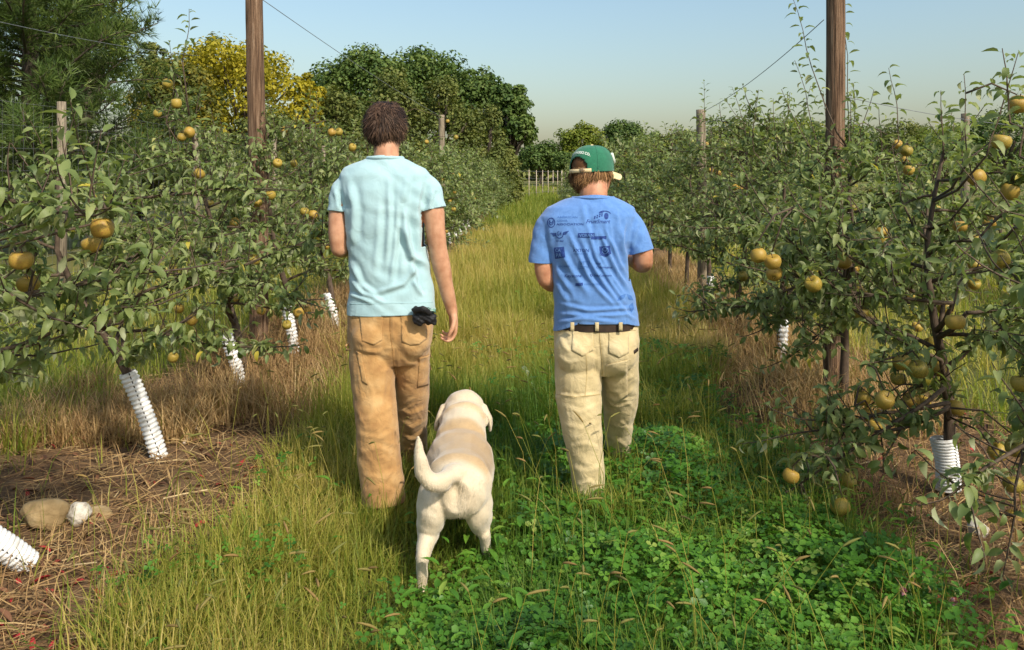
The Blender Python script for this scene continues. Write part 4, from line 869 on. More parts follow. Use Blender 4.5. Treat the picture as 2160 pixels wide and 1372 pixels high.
class AppleTree:
    def __init__(s, base, lean, h, seed, spread=.8, limbs=14, dens=1.0, leaf=.075, low=.55):
        s.r = r = np.random.default_rng(seed); s.base = np.array(base, float); s.leafs = []; s.branches = []; s.leaf = leaf
        top = s.base + np.array([lean[0], lean[1], h])
        n = 9; t = np.linspace(0, 1, n)
        bend = np.sin(t * math.pi * .9)[:, None] * np.array([r.normal(0, .05), r.normal(0, .05), 0]) - np.sin(t * math.pi)[:, None] * np.array([lean[0], lean[1], 0]) * -.12
        free = smooth01(.42, .9, t * h)[:, None]; s.trunk = s.base + (top - s.base) * t[:, None] + bend * free; s.trunk[1:-1] += r.normal(0, .012, (n - 2, 3)) * free[1:-1]; s.trunk_r = .032 * (1 - .78 * t)
        s.trunk[0][2] -= .05
        az = r.uniform(0, 6.28)
        for k in range(limbs):
            f = low / h + (1 - low / h) * (k / limbs) ** .9; f = min(f, .97); i = f * (n - 1); a = int(i); p = s.trunk[a] + (s.trunk[min(a + 1, n - 1)] - s.trunk[a]) * (i - a)
            az += 2.4 + r.normal(0, .3); L = spread * (1.0 - .62 * (k / limbs)) * r.uniform(.75, 1.2)
            d = np.array([math.cos(az), math.sin(az), r.uniform(.15, .75)])
            s.limb(p, d, L, .013 * (1 - .5 * k / limbs), dens, droop=-.10)
        for k in range(3): s.shoot(s.trunk[-1] - np.array([0, 0, .05]), np.array([r.normal(0, .3), r.normal(0, .3), 1]), r.uniform(.2, .45), dens, s.newbranch())
    def newbranch(s): s.branches.append(Geo()); return s.branches[-1]
    def limb(s, p, d, L, rad, dens=1.0, droop=-.08, shoots=True):
        r = s.r; g = s.newbranch(); pts = curve_pts(p, d, L, 7, droop * .5, r); g.tube(pts, np.linspace(rad, .0035, 8), 6)
        if not shoots: return g
        ns = max(4, int(L / .028 * dens))
        for k in range(ns):
            f = r.uniform(.16, 1.0) * 7; a = min(int(f), 6); q = pts[a] + (pts[a + 1] - pts[a]) * (f - a); t = norm(pts[a + 1] - pts[a])
            side = norm(np.cross(t, r.normal(0, 1, 3)))
            if r.random() < .42: s.shoot(q, side * .8 + t * .5 + np.array([0, 0, .6]), r.uniform(.08, .26), dens, g)
            else: s.rosette(q, norm(side + np.array([0, 0, .4])), g)
        s.shoot(pts[-1], pts[-1] - pts[-2], r.uniform(.12, .3), dens, g); return g
    def shoot(s, p, d, L, dens, g, step=.021, start=.1, leaf=None, n=5):
        r = s.r; pts = curve_pts(p, d, L, n, .06, r, .08); g.tube(pts, np.linspace(.0044, .0018, n + 1), 3, cap=False)
        az = r.uniform(0, 6.28); m = max(3, int(L * (1 - start) / step))
        for k in range(m):
            f = (start + (1 - start) * (k + .5) / m) * n; a = min(int(f), n - 1); q = pts[a] + (pts[a + 1] - pts[a]) * (f - a); t = norm(pts[a + 1] - pts[a]); az += 2.4
            u = norm(np.cross(t, [.3, .2, 1])); w = np.cross(t, u); out = u * math.cos(az) + w * math.sin(az); top = k / m
            s.add_leaf(q, out + t * (.35 + .5 * top) + np.array([0, 0, r.uniform(-.5, .15)]), (leaf or s.leaf) * r.uniform(.7, 1.15) * (1 - .4 * max(0, top - .8) / .2), t)
    def rosette(s, p, d, g):
        r = s.r; n = r.integers(4, 8); az = r.uniform(0, 6.28); u = norm(np.cross(d, [.31, .2, .9])); w = np.cross(d, u)
        for k in range(n):
            az += 2.4; out = u * math.cos(az) + w * math.sin(az); s.add_leaf(p + d * .012, out + d * r.uniform(.1, .8) + np.array([0, 0, r.uniform(-.5, .1)]), s.leaf * r.uniform(.6, 1.1), d)
    def add_leaf(s, p, d, L, up):
        r = s.r; d = norm(np.asarray(d, float)); n = np.array([0, 0, 1.0]) * .9 + np.asarray(up) * .4 + r.normal(0, .38, 3); y = norm(np.cross(n, d)); z = np.cross(d, y)
        pet = p + d * L * .22
        t = float(np.clip(r.normal(.5, .2), 0, .95)); t = 1.0 if r.random() < .006 else t
        s.leafs.append((p, pet, d, y, z, L, int(r.integers(0, 5)), t))
    def arrays(s):
        A = s.leafs; return [np.array([a[k] for a in A]) for k in range(8)]

def join_geo(gs):
    G = Geo()
    for g in gs:
        for v, t in zip(g.v, g.t): G.v.append(v); G.t.append(t)
        for f in g.f3: G.f3.append(f + G.n)
        for f in g.f4: G.f4.append(f + G.n)
        G.n += g.n
    return G
def emit_tree(T, label, group, apples=(), single=0, near=True, name='apple_tree', fine=True):
    """build the objects of one apple tree; single = number of leaves that are objects of their own"""
    root = thing(name, label, 'apple tree', Vector(T.base), group)
    g = Geo(); g.tube(T.trunk, T.trunk_r, 9); trunk = obj('trunk', g.mesh('trunk'), M['bark'], root)
    big = [b for b in T.branches if b.n > 0]
    if near:
        for b in big: obj('branch', b.mesh('branch'), M['twig'], root)
    else: obj('branch', join_geo(big).mesh('branch'), M['twig'], root)
    p, pet, d, y, z, L, kind, t = T.arrays()
    dist = np.linalg.norm(pet - np.array([0, 0, EYE]), axis=1); px = CX + pet[:, 0] / np.maximum(pet[:, 1], .2) * F; py = HY + (EYE - pet[:, 2]) / np.maximum(pet[:, 1], .2) * F
    vis = (px > -20) & (px < 2180) & (py > -20) & (py < 1392) & (pet[:, 1] > .5)
    score = np.where(vis, L / dist, 0); order = np.argsort(-score); sel = order[:single]; sel = sel[score[sel] > 0]
    mask = np.ones(len(p), bool); mask[sel] = False
    G = Geo()
    if near and fine:
        for k in range(5):
            m = mask & (kind == k); G.inst(*LEAF_T[k], pet[m], d[m], y[m], z[m], L[m], t[m])
        # petioles
        q = np.ones(len(p), bool); o = np.array([(0, -.012, 0), (0, .012, 0), (1, .008, 0), (1, -.008, 0)]); G.inst(o, np.array([(0, 1, 2, 3)]), p, d, y, z, np.stack([L * .25, L, L], 1), t)
    else: G.inst(*LEAF_LO, pet, d, y, z, L * 1.05, t)
    fo = obj('foliage', G.mesh('foliage', near), M['apple_leaf'], root, near); fo['kind'] = 'stuff'
    inv = WM[root.name].inverted()
    for i in sel:
        o = bpy.data.objects.new('leaf', LEAF_MESH[kind[i] * 4 + min(3, int(t[i] * 4))])
        mw = Matrix(((*(d[i] * L[i]),), (*(y[i] * L[i]),), (*(z[i] * L[i]),))).transposed().to_4x4(); mw.translation = Vector(pet[i])
        C.objects.link(o); o.parent = root; o.matrix_parent_inverse = inv; o.matrix_basis = mw
    for c, dm, rot in apples:
        o = bpy.data.objects.new('apple', APPLE); mw = Matrix.Translation(c) @ rot @ Matrix.Diagonal((dm * random.uniform(.94, 1.05), dm * random.uniform(.94, 1.05), dm * random.uniform(.86, 1.02), 1))
        C.objects.link(o); o.parent = root; o.matrix_parent_inverse = inv; o.matrix_basis = mw
        if near:
            for nm, me in (('stem', STEM), ('calyx', CALYX)):
                k = bpy.data.objects.new(nm, me); C.objects.link(k); k.parent = o
    return root

# apples read off the photograph: x, y, diameter in photo pixels
AP_L = [(216, 482, 49), (195, 515, 43), (45, 550, 48), (60, 600, 46), (353, 177, 22), (372, 219, 23), (332, 240, 18), (399, 280, 24), (383, 290, 20), (420, 367, 25), (443, 430, 17), (495, 470, 22), (543, 428, 20), (571, 412, 22), (585, 345, 20), (642, 447, 20), (660, 453, 20),
        (536, 549, 26), (551, 656, 20), (630, 660, 24), (647, 655, 18), (605, 686, 20), (404, 676, 24), (378, 652, 20), (495, 632, 17), (700, 280, 18), (715, 279, 18), (743, 312, 18), (345, 692, 18), (365, 755, 22), (620, 345, 16), (688, 520, 15), (944, 256, 9), (962, 290, 10), (932, 435, 10), (957, 442, 10), (900, 300, 9), (600, 275, 15), (365, 570, 20), (470, 560, 20)]
AP_R = [(1600, 540, 36), (1630, 553, 37), (1633, 578, 33), (1716, 600, 36), (1780, 553, 30), (1799, 567, 25), (1860, 490, 24), (1866, 513, 25), (1813, 615, 30), (1817, 661, 31), (1832, 675, 25), (2015, 680, 40), (1995, 652, 32), (1903, 765, 37), (1938, 780, 39), (1977, 778, 32), (1895, 800, 33), (1820, 840, 34), (1866, 845, 39), (1833, 876, 33), (1862, 880, 33), (1846, 900, 31),
        (1922, 845, 34), (1945, 850, 32), (2015, 862, 34), (1668, 1005, 35), (1787, 1015, 36), (1773, 1070, 39), (2143, 945, 40), (2105, 955, 37), (2137, 1023, 39), (2140, 1095, 37), (2155, 810, 42), (2060, 375, 37), (2112, 300, 38), (2130, 405, 38), (2148, 221, 39), (2108, 548, 44), (2055, 560, 25), (2055, 600, 25), (1893, 305, 19), (1912, 319, 24), (1907, 338, 20), (1917, 360, 24), (1660, 608, 17),
        (1500, 360, 12), (1516, 366, 12), (1540, 370, 10), (1550, 396, 14), (1561, 398, 14), (1775, 293, 15), (1490, 305, 10), (2025, 478, 28), (1920, 625, 20), (1965, 722, 30), (1567, 583, 22), (1660, 695, 16), (2060, 505, 20), (1975, 440, 18), (1735, 690, 16), (2090, 470, 30), (1935, 690, 22), (1700, 470, 14), (1800, 440, 14)]
LEFT_Y = [2.95, 4.13, 5.45, 6.55, 7.8, 9.1, 10.4, 11.7]
RIGHT_Y = [2.45, 3.71, 5.0, 6.3, 7.6, 8.9, 10.2, 11.5]
LEAN = {('L', 0): (-.35, -.30), ('L', 1): (-.45, -.1), ('L', 2): (-.45, .1), ('R', 0): (.15, -.1), ('R', 1): (.02, .05)}
def row_x(side, y): return (-2.03 if side == 'L' else 2.0) + SLOPE * y
def assign_apples(lst, ys, side):
    out = {}; rr = random.Random(3)
    for x, y, dpx in lst:
        dm = rr.uniform(.070, .080) if dpx > 16 else .072; Y = dm * F / dpx
        c = P(x, y, Y); k = min(range(len(ys)), key=lambda i: abs(ys[i] - Y))
        # keep the fruit within its row
        tx = row_x(side, ys[k]); out.setdefault(k, []).append((c, dm))
    return out
LABEL_L = ['apple tree nearest on the left, pale leafy shoots, slumped white guard at its foot', 'apple tree beside the long leaning white guard, before the brown wooden post', 'apple tree whose short white guard stands just before the tall brown post', 'apple tree just beyond the tall brown post on the left']
LABEL_R = ['apple tree at the right edge of the photo with drooping fruit clusters', 'apple tree heavy with russet apples above the white guard on the right', 'apple tree leaning out towards the walker in blue, russet trio at its branch end', 'apple tree behind the tall wooden post on the right']
# shoots that stand out against sky or pine: photo points (x, y) from root to tip, distance
SHOOTS = {('L', 0): [((170, 470), (215, 400), (300, 215), 2.5), None], }
EXTRA = {('L', 0): [((205, 470), (190, 205), 2.55), ((150, 440), (130, 240), 2.5), ((100, 420), (60, 290), 2.5), ((230, 440), (255, 330), 2.6), ((20, 420), (10, 300), 2.4), ((60, 730), (250, 690), 2.6)],
         ('L', 1): [((330, 560), (300, 380), 3.8), ((420, 600), (400, 420), 3.9), ((300, 640), (250, 700), 3.9)],
         ('L', 2): [((365, 330), (352, 200), 5.4), ((385, 130), (408, 14), 5.2), ((350, 260), (388, 90), 5.2), ((460, 330), (450, 230), 5.6)],
         ('L', 3): [((585, 330), (575, 170), 6.6), ((660, 330), (690, 190), 6.9), ((640, 400), (600, 260), 6.6)],
         ('R', 0): [((2130, 260), (2085, 105), 2.6), ((2150, 330), (2145, 180), 2.5)],
         ('R', 1): [((2060, 400), (2000, 160), 3.3), ((2080, 330), (2120, 110), 3.0), ((2050, 330), (2150, 260), 3.2), ((1900, 420), (1895, 300), 3.6)],
         ('R', 2): [((1895, 300), (1900, 140), 4.6), ((1730, 330), (1700, 120), 5.05), ((1790, 250), (1812, -10), 5.35), ((1738, 215), (1664, -8), 4.97), ((1860, 320), (1850, 230), 4.7), ((1720, 330), (1640, 190), 4.9)],
         ('R', 3): [((1590, 320), (1575, 190), 6.1), ((1640, 320), (1610, 210), 6.2), ((1680, 320), (1690, 180), 6.2), ((1755, 330), (1735, 190), 6.4)],
         ('R', 4): [((1485, 330), (1468, 172), 8.2), ((1530, 330), (1520, 240), 7.9)]}
BRANCH = {('R', 3): [((1640, 560), (1480, 640), 5.7), ((1650, 520), (1760, 640), 5.6)], ('R', 1): [((2010, 640), (1700, 590), 3.45), ((2000, 850), (1680, 848), 3.4), ((1985, 760), (1540, 560), 3.5), ((2040, 660), (2160, 660), 3.4), ((1990, 820), (1660, 990), 3.3), ((2000, 860), (1790, 1040), 3.25), ((1990, 640), (1620, 720), 3.7)],
          ('R', 0): [((2200, 640), (2120, 930), 2.9), ((2200, 700), (2120, 1080), 2.85), ((2180, 420), (2060, 480), 2.9)],
          ('R', 2): [((1800, 560), (1390, 578), 4.2), ((1790, 500), (1500, 520), 4.5), ((1800, 600), (1610, 720), 4.4), ((1800, 620), (1730, 800), 4.45), ((1790, 560), (1900, 720), 4.4), ((1750, 480), (1640, 640), 4.3), ((1790, 420), (1850, 560), 4.3)],
          ('L', 0): [((-60, 760), (290, 690), 2.6), ((-80, 430), (300, 390), 2.45), ((-60, 640), (330, 560), 2.6), ((-60, 560), (90, 660), 2.5)],
          ('L', 1): [((260, 640), (690, 470), 4.0), ((270, 560), (640, 650), 4.1), ((260, 700), (600, 690), 4.2), ((250, 420), (520, 420), 4.1)],
          ('L', 2): [((470, 640), (640, 660), 5.3), ((460, 480), (660, 440), 5.4)]}
def build_rows():
    for side, ys, lst, labels in (('L', LEFT_Y, AP_L, LABEL_L), ('R', RIGHT_Y, AP_R, LABEL_R)):
        ap = assign_apples(lst, ys, side); every = [(c, dm) for q in ap.values() for c, dm in q]
        for k, y in enumerate(ys):
            x = row_x(side, y); base = (x, y, float(gz(x, y))); near = k < 5
            lean = LEAN.get((side, k), (-.25 if side == 'L' else .05, 0)); h = {('L', 0): 1.25, ('L', 1): 1.5, ('L', 2): 1.85, ('L', 3): 1.95, ('R', 0): 1.7, ('R', 1): 1.65, ('R', 2): 1.75, ('R', 3): 1.85}.get((side, k), 1.95 + .12 * math.sin(k * 2.1))
            T = AppleTree(base, lean, h, 100 * (side == 'R') + 17 * k + 5, spread=.92 if side == 'L' or k < 2 else 1.05, limbs=(15 if side == 'L' or k < 2 else 20) if near else 15, dens=1.25 if near else 1.3, leaf=.068 if k < 3 else .066, low=.5)
            def near_pt(c):
                t = np.clip((c[2] - T.trunk[0][2]) / (T.trunk[-1][2] - T.trunk[0][2]) - .12, .22, .97) * 8; a = min(int(t), 7); return T.trunk[a] + (T.trunk[a + 1] - T.trunk[a]) * (t - a)
            for (ax, ay), (bx, by), Y in EXTRA.get((side, k), []):
                a = np.array(P(ax, ay, Y)); b_ = np.array(P(bx, by, Y)); g = T.newbranch(); q = near_pt(a)
                mid = (q + a) / 2 + np.array([0, 0, -.04]); g.tube([q, mid, a], [.008, .006, .004], 5)
                T.shoot(a, b_ - a, float(np.linalg.norm(b_ - a)), 1, g, step=.025, start=.05, leaf=.078, n=6)
            for (ax, ay), (bx, by), Y in BRANCH.get((side, k), []):
                a = np.array(P(ax, ay, Y)); b_ = np.array(P(bx, by, Y)); q = near_pt(a)
                g = T.newbranch(); g.tube([q, (q + a) / 2 + np.array([0, 0, -.02]), a], [.014, .012, .010], 6)
                T.limb(a, b_ - a, float(np.linalg.norm(b_ - a)), .010, 1.3, droop=-.02)
            fruit = []
            limb_pts = np.concatenate([np.concatenate(b.v) for b in T.branches if b.n])
            for c, dm in ap.get(k, []):
                c = Vector(c); st = c + Vector((T.r.normal(0, .006), T.r.normal(0, .01), dm * .55)); sv = np.array(st)
                i = np.argmin(np.linalg.norm(limb_pts - sv, axis=1) + .6 * np.clip(sv[2] - limb_pts[:, 2], 0, 1) + .3 * np.clip(limb_pts[:, 1] * 0 + .05, 0, 1)); q = limb_pts[i]
                if np.linalg.norm(q - sv) > .02:
                    g = T.newbranch(); mid = (q + sv) / 2 + np.array([0, 0, .02 + .12 * np.linalg.norm(q - sv)]); g.tube([q, mid, sv], [.005, .0045, .003], 5)
                    for w in (.35, .6, .85, 1.0):
                        pt = q * (1 - w) ** 2 + 2 * mid * w * (1 - w) + sv * w * w
                        if w == 1.0 or T.r.random() < .75: T.rosette(pt, norm(np.array([T.r.normal(0, .4), .6, .8])), g)
                rot = Matrix.Rotation(T.r.normal(0, .5), 4, 'X') @ Matrix.Rotation(T.r.normal(0, .4), 4, 'Y') @ Matrix.Rotation(T.r.uniform(0, 6.28), 4, 'Z')
                fruit.append((c, dm, rot))
            # leaves must not sit right in front of the fruit that the photo shows
            if every:
                keep = []; O = np.array([0, 0, EYE]); cs = np.array([np.array(c) for c, _ in every]); ds = np.array([dm for _, dm in every])
                for lf in T.leafs:
                    mpt = lf[1] + lf[2] * lf[5] * .5; hit = False
                    dc = np.linalg.norm(cs - O, axis=1); dl = np.linalg.norm(mpt - O); dirs = (cs - O) / dc[:, None]; perp = np.linalg.norm((mpt - O) - dirs * (dirs @ (mpt - O))[:, None], axis=1)
                    ok = (dl < dc) & (perp < ds * .5 * dl / dc + .022)
                    if ok.any() and T.r.random() < .85: continue
                    keep.append(lf)
                T.leafs = keep
            lab = labels[k] if k < len(labels) else ('small leafy apple tree well up the %s row past the tall post' % ('left' if side == 'L' else 'right'))
            TREES[(side, k)] = emit_tree(T, lab, 'apple trees in the %s row' % ('left' if side == 'L' else 'right'), fruit, single=(260, 260, 160, 80)[k] if k < 4 else 0, near=near, fine=k < 4)
TREES = {}
build_rows()

# the rows go on into the distance: copies of a few trees
def far_rows():
    protos = []
    for k in range(4):
        T = AppleTree((0, 0, 0), (rng.normal(0, .1), 0), 1.95, 900 + k, spread=.95, limbs=13, dens=.85, leaf=.095, low=.35)
        ap = []
        for q in range(7):
            b = T.branches[T.r.integers(2, 10)]; c = Vector(np.concatenate(b.v)[T.r.integers(20, 40)]) - Vector((0, .03, .05)); ap.append((c, .072, Matrix.Identity(4)))
        protos.append((T, ap))
    first = {}
    def place(x, y, k, lab, grp, rz, s, dens=True):
        z = float(gz(x, y))
        if k not in first:
            T, ap = protos[k]; root = emit_tree(T, lab, grp, ap, 0, False); first[k] = root
        else:
            src = first[k]; root = src.copy(); C.objects.link(root); root['label'] = lab; root['group'] = grp
            for ch in src.children:
                if ch.name.startswith('apple') and y > 22: continue
                c = ch.copy(); C.objects.link(c); c.parent = root
        root.location = (x, y, z); root.rotation_euler = (0, 0, rz); root.scale = (s, s, s)
    n = 0
    for side in 'LR':
        y = 13.0
        while y < 44:
            place(row_x(side, y) + rng.normal(0, .08), y, n % 4, 'small leafy apple tree well up the %s row past the tall post' % ('left' if side == 'L' else 'right'), 'apple trees in the %s row' % ('left' if side == 'L' else 'right'), rng.uniform(0, 6.28), rng.uniform(.95, 1.15)); n += 1
            y += 1.3 if y < 24 else 1.9
    for y in np.arange(8.5, 34, 1.7):
        place(6.15 + SLOPE * y, y, n % 4, 'apple tree of the next row seen behind the right row', 'apple trees of the next row over', rng.uniform(0, 6.28), rng.uniform(.8, 1.0)); n += 1
    for y in np.arange(15, 40, 2.1):
        place(-5.9 + SLOPE * y, y, n % 4, 'apple tree of the next row seen behind the left row', 'apple trees of the next row on the left', rng.uniform(0, 6.28), rng.uniform(.9, 1.15)); n += 1
far_rows()

# ------------------------------------------------------------------ background trees
M['oak_leaf'] = mat_leaf('oak_leaf', [(0, (.034, .070, .014)), (.5, (.080, .130, .026)), (1, (.15, .195, .042))], None, .2, .6, .25)
M['olive_leaf'] = mat_leaf('olive_leaf', [(0, (.062, .088, .020)), (.5, (.125, .148, .034)), (1, (.20, .20, .05))], None, .25, .6, .25)
M['lime_leaf'] = mat_leaf('lime_leaf', [(0, (.085, .13, .015)), (.5, (.16, .20, .022)), (1, (.26, .27, .04))], None, .3, .6, .25)
M['yellow_leaf'] = mat_leaf('yellow_leaf', [(0, (.17, .17, .015)), (.4, (.33, .28, .018)), (1, (.52, .43, .035))], None, .3, .6, .25)
M['mixed_leaf'] = mat_leaf('mixed_leaf', [(0, (.05, .075, .015)), (.45, (.12, .125, .02)), (.75, (.22, .18, .02)), (1, (.36, .27, .03))], None, .3, .6, .25)
M['rust_leaf'] = mat_leaf('rust_leaf', [(0, (.07, .045, .018)), (.5, (.13, .085, .03)), (1, (.18, .13, .04))], None, .2, .6, .25)
M['needle'] = mat_leaf('needle', [(0, (.036, .068, .014)), (.5, (.085, .135, .028)), (1, (.17, .21, .05))], None, .12, .5, .3)
M['old_bark'] = mat_noise('old_bark', [(.3, (.05, .038, .028)), (.7, (.12, .095, .07))], 8, .95, .6, 40, stretch=(1, 1, .25), bdist=.03)
def deciduous(name, label, cat, px, top, Y, half, mat, seed, bottom=None, nclump=60, nleaf=9000, leaf=.2, group=None, squash=1.0, spiky=0):
    """tree whose crown tops out at photo height `top`, half width in photo pixels, at distance Y"""
    nleaf = int(nleaf * .84); leaf *= 1.08; r = np.random.default_rng(seed); x = (px - CX) * Y / F; z0 = float(gz(x, Y)); H = EYE + (HY - top) * Y / F - z0; R_ = half * Y / F
    zb = H * .18 if bottom is None else bottom
    root = thing(name, label, cat, (x, Y, z0), group)
    cz = z0 + (H + zb) / 2; rz = (H - zb) / 2
    # trunk and limbs
    g = Geo(); tr = curve_pts((x, Y, z0 - .2), (0, 0, 1), H * .62, 7, .2, r, .07); g.tube(tr, np.linspace(.045 * H * .6, .02 * H * .4, 8), 9)
    trunk = obj('trunk', g.mesh('trunk', True), M['old_bark'], root)
    # clumps through the crown
    u = r.normal(0, 1, (nclump, 3)); u = norm(u); u[:, 2] = np.where(u[:, 2] < -.5, -u[:, 2], u[:, 2]); rad = r.uniform(.35, .88, nclump) ** .6
    cc = np.stack([x + u[:, 0] * R_ * rad * .86, Y + u[:, 1] * R_ * rad * .86, cz + u[:, 2] * rz * rad * .86 * squash], 1)
    if spiky:                                   # upright, pointed sprays
        cc[:, 2] = z0 + zb + (H - zb) * r.uniform(0, 1, nclump) ** .8; w = 1 - (cc[:, 2] - z0) / H; cc[:, 0] = x + u[:, 0] * R_ * (w ** .6 * .9 + .15); cc[:, 1] = Y + u[:, 1] * R_ * (w ** .6 * .9 + .15)
    cr = R_ * r.uniform(.11, .30, nclump) * (1 if not spiky else .8)
    G = Geo()
    for k in range(0, nclump, 3):
        a = tr[min(7, 2 + int(5 * max(0, (cc[k, 2] - z0) / H - .2)))]; mid = (a + cc[k]) / 2 + np.array([0, 0, .05 * H]); G.tube([a, mid, cc[k]], [.012 * H, .008 * H, .004 * H], 5)
    obj('limbs' if False else 'branch', G.mesh('branch', True), M['old_bark'], root)
    w = cr ** 2; ci = r.choice(nclump, nleaf, p=w / w.sum()); d = norm(r.normal(0, 1, (nleaf, 3))); d[:, 2] = np.where((d[:, 2] < -.3) & (r.random(nleaf) < .6), -d[:, 2], d[:, 2])
    rr_ = r.uniform(.3, 1.3, nleaf) ** .6; st = np.array([1, 1, .85 if not spiky else 1.7])
    pos = cc[ci] + d * (cr[ci] * rr_)[:, None] * st
    n = norm(d + r.normal(0, .45, (nleaf, 3)) + np.array([0, 0, .35])); ax = norm(np.cross(n, r.normal(0, 1, (nleaf, 3)))); ay = np.cross(n, ax)
    tint = np.clip(.5 + .28 * (r.random(nclump)[ci] - .5) * 2 + r.normal(0, .16, nleaf), 0, 1)
    L = Geo(); L.inst(*LEAF_CARD, pos - ax * leaf * .5, ax, ay, n, leaf * r.uniform(.6, 1.25, nleaf), tint)
    cr_o = obj('crown', L.mesh('crown'), M[mat], root, False)
    return root
def build_background():
    # big dark trees behind the walker in aqua
    for px, top, Y, half, seed, n, lab in ((770, 92, 52, 135, 1, 13000, 'tall dark green tree between the yellow tree and the next dark crown'), (895, 84, 55, 120, 2, 13000, 'tallest dark green tree rising behind the second post of the left row'), (1000, 128, 53, 90, 3, 11000, 'dark green tree with rounded shoulder in the dark clump'), (1075, 158, 50, 62, 4, 9000, 'dark green tree at the right end of the tall clump, against open sky'), (690, 128, 60, 95, 5, 7000, 'dark green tree crown just showing beyond the yellow tree')):
        deciduous('oak_tree', lab, 'tree', px, top, Y, half, 'oak_leaf', seed, None, 130, int(n * 1.25), .25, 'dark trees behind the left row')
    for px, top, Y, half, seed, lab in ((830, 172, 36, 105, 11, 'olive green feathery tree just right of the brown-haired head'), (930, 185, 37, 100, 12, 'olive green feathery tree behind the second post of the left row'), (1015, 240, 38, 85, 13, 'small olive green feathery tree at the foot of the dark clump'), (720, 205, 34, 110, 14, 'olive green feathery tree beside the head of the walker in aqua'), (1065, 315, 42, 40, 15, 'low olive bush at the right foot of the dark clump')):
        deciduous('feathery_tree', lab, 'tree', px, top, Y, half, 'olive_leaf', seed, .3, 80, 10000, .16, 'olive feathery trees', spiky=1)
    deciduous('yellow_tree', 'bright golden yellow tree behind the tall brown post', 'tree', 505, 62, 31, 170, 'yellow_leaf', 21, None, 80, 13000, .17)
    deciduous('yellow_tree', 'smaller golden yellow crown right of the brown post', 'tree', 645, 132, 33, 55, 'yellow_leaf', 22, None, 40, 5000, .16)
    deciduous('mixed_tree', 'olive and gold tree between the pine and the yellow tree', 'tree', 370, 88, 26, 115, 'mixed_leaf', 23, .5, 80, 13000, .14)
    deciduous('green_tree', 'green tree top showing behind the gold and olive tree', 'tree', 440, 42, 44, 60, 'olive_leaf', 24, None, 45, 5000, .2)
    deciduous('green_tree', 'slim green tree top left of the tallest apple shoot', 'tree', 325, 62, 44, 50, 'olive_leaf', 26, None, 45, 5000, .2)
    deciduous('lime_tree', 'yellow green tree crown showing above the pine against the sky', 'tree', 175, -60, 28, 120, 'lime_leaf', 25, None, 70, 9000, .17)
    deciduous('shrub', 'dense green shrub behind the left row under the yellow tree', 'shrub', 560, 225, 22, 130, 'olive_leaf', 27, .1, 70, 9000, .12)
    deciduous('shrub', 'dense green shrub under the pine boughs by the wire fence', 'shrub', 300, 265, 19, 120, 'olive_leaf', 28, .1, 70, 9000, .11)
    # far end of the alley
    deciduous('lime_tree', 'bright yellow green round tree at the far end of the alley', 'tree', 1225, 247, 100, 62, 'lime_leaf', 31, .2, 90, 8500, .32)
    deciduous('oak_tree', 'round dark green tree beside the bright lime tree above the green cap', 'tree', 1312, 244, 104, 60, 'oak_leaf', 32, .2, 90, 8500, .34, 'far trees')
    deciduous('oak_tree', 'low dark green tree at the far end, left of the lime tree', 'tree', 1140, 296, 92, 62, 'oak_leaf', 33, .1, 70, 6500, .32, 'far trees')
    deciduous('oak_tree', 'low dark green tree under the lime tree at the far end', 'tree', 1215, 318, 88, 62, 'oak_leaf', 34, .2, 45, 6000, .32, 'far trees')
    deciduous('oak_tree', 'small dark tree on the right shoulder of the round dark tree', 'tree', 1372, 272, 106, 42, 'oak_leaf', 35, .5, 40, 4500, .36, 'far trees')
    deciduous('rust_bush', 'rust brown bush behind the peak of the green cap', 'bush', 1335, 306, 74, 44, 'rust_leaf', 36, .1, 40, 5000, .22)
    deciduous('oak_tree', 'dark tree behind the rust brown bush', 'tree', 1290, 318, 80, 45, 'oak_leaf', 37, .2, 40, 4500, .3, 'far trees')
    # behind the right row
    for px, top, Y, half, mat, seed, lab in ((1440, 268, 96, 80, 'olive_leaf', 41, 'far olive tree left of the second post of the right row'), (1545, 248, 90, 90, 'olive_leaf', 42, 'far olive tree between the second post and the tall post on the right'), (1660, 236, 84, 90, 'lime_leaf', 43, 'far yellow green tree just left of the tall post on the right'), (1790, 252, 70, 95, 'oak_leaf', 44, 'far dark tree behind the tall post on the right'), (1905, 246, 60, 95, 'olive_leaf', 45, 'far olive tree right of the tall post on the right'), (2010, 252, 52, 90, 'lime_leaf', 46, 'yellow green tree behind the thin grey post on the right'), (2125, 202, 48, 105, 'oak_leaf', 47, 'tallest green tree at the right edge of the photo'), (1960, 300, 44, 70, 'oak_leaf', 48, 'low dark bush behind the thin grey post on the right')):
        deciduous('hedgerow_tree', lab, 'tree', px, top, Y, half, mat, seed, .2, 60, 6000, .0036 * Y, 'trees behind the right row')
    # wood closing the horizon: too far to tell its trees apart
    r = np.random.default_rng(55); n = 26000; x = r.uniform(-90, 110, n); y = 150 + r.uniform(-6, 6, n); h = (3.5 + 4.0 * vnoise(x * .09, 0 * x, 5) + 1.2 * vnoise(x * .4, 0 * x, 6)); z = gz(x, y) + h * r.uniform(0, 1, n) ** .7
    nn = norm(r.normal(0, .6, (n, 3)) + np.array([.1, -.8, .5])); ax = norm(np.cross(nn, r.normal(0, 1, (n, 3)))); G = Geo(); G.inst(*LEAF_CARD, np.stack([x, y, z], 1), ax, np.cross(nn, ax), nn, r.uniform(.6, 1.3, n), np.clip(.2 + .6 * vnoise(x * .15, y * .3, 7) + r.normal(0, .15, n), 0, 1))
    tag(obj('distant_wood', G.mesh('distant_wood'), M['olive_leaf'], None, False), 'hazy green wood closing the far horizon', 'wood', kind='stuff')
    # pine
    x, Y = -9.5, 15.0; r = np.random.default_rng(77); z0 = float(gz(x, Y)); H = 9.5
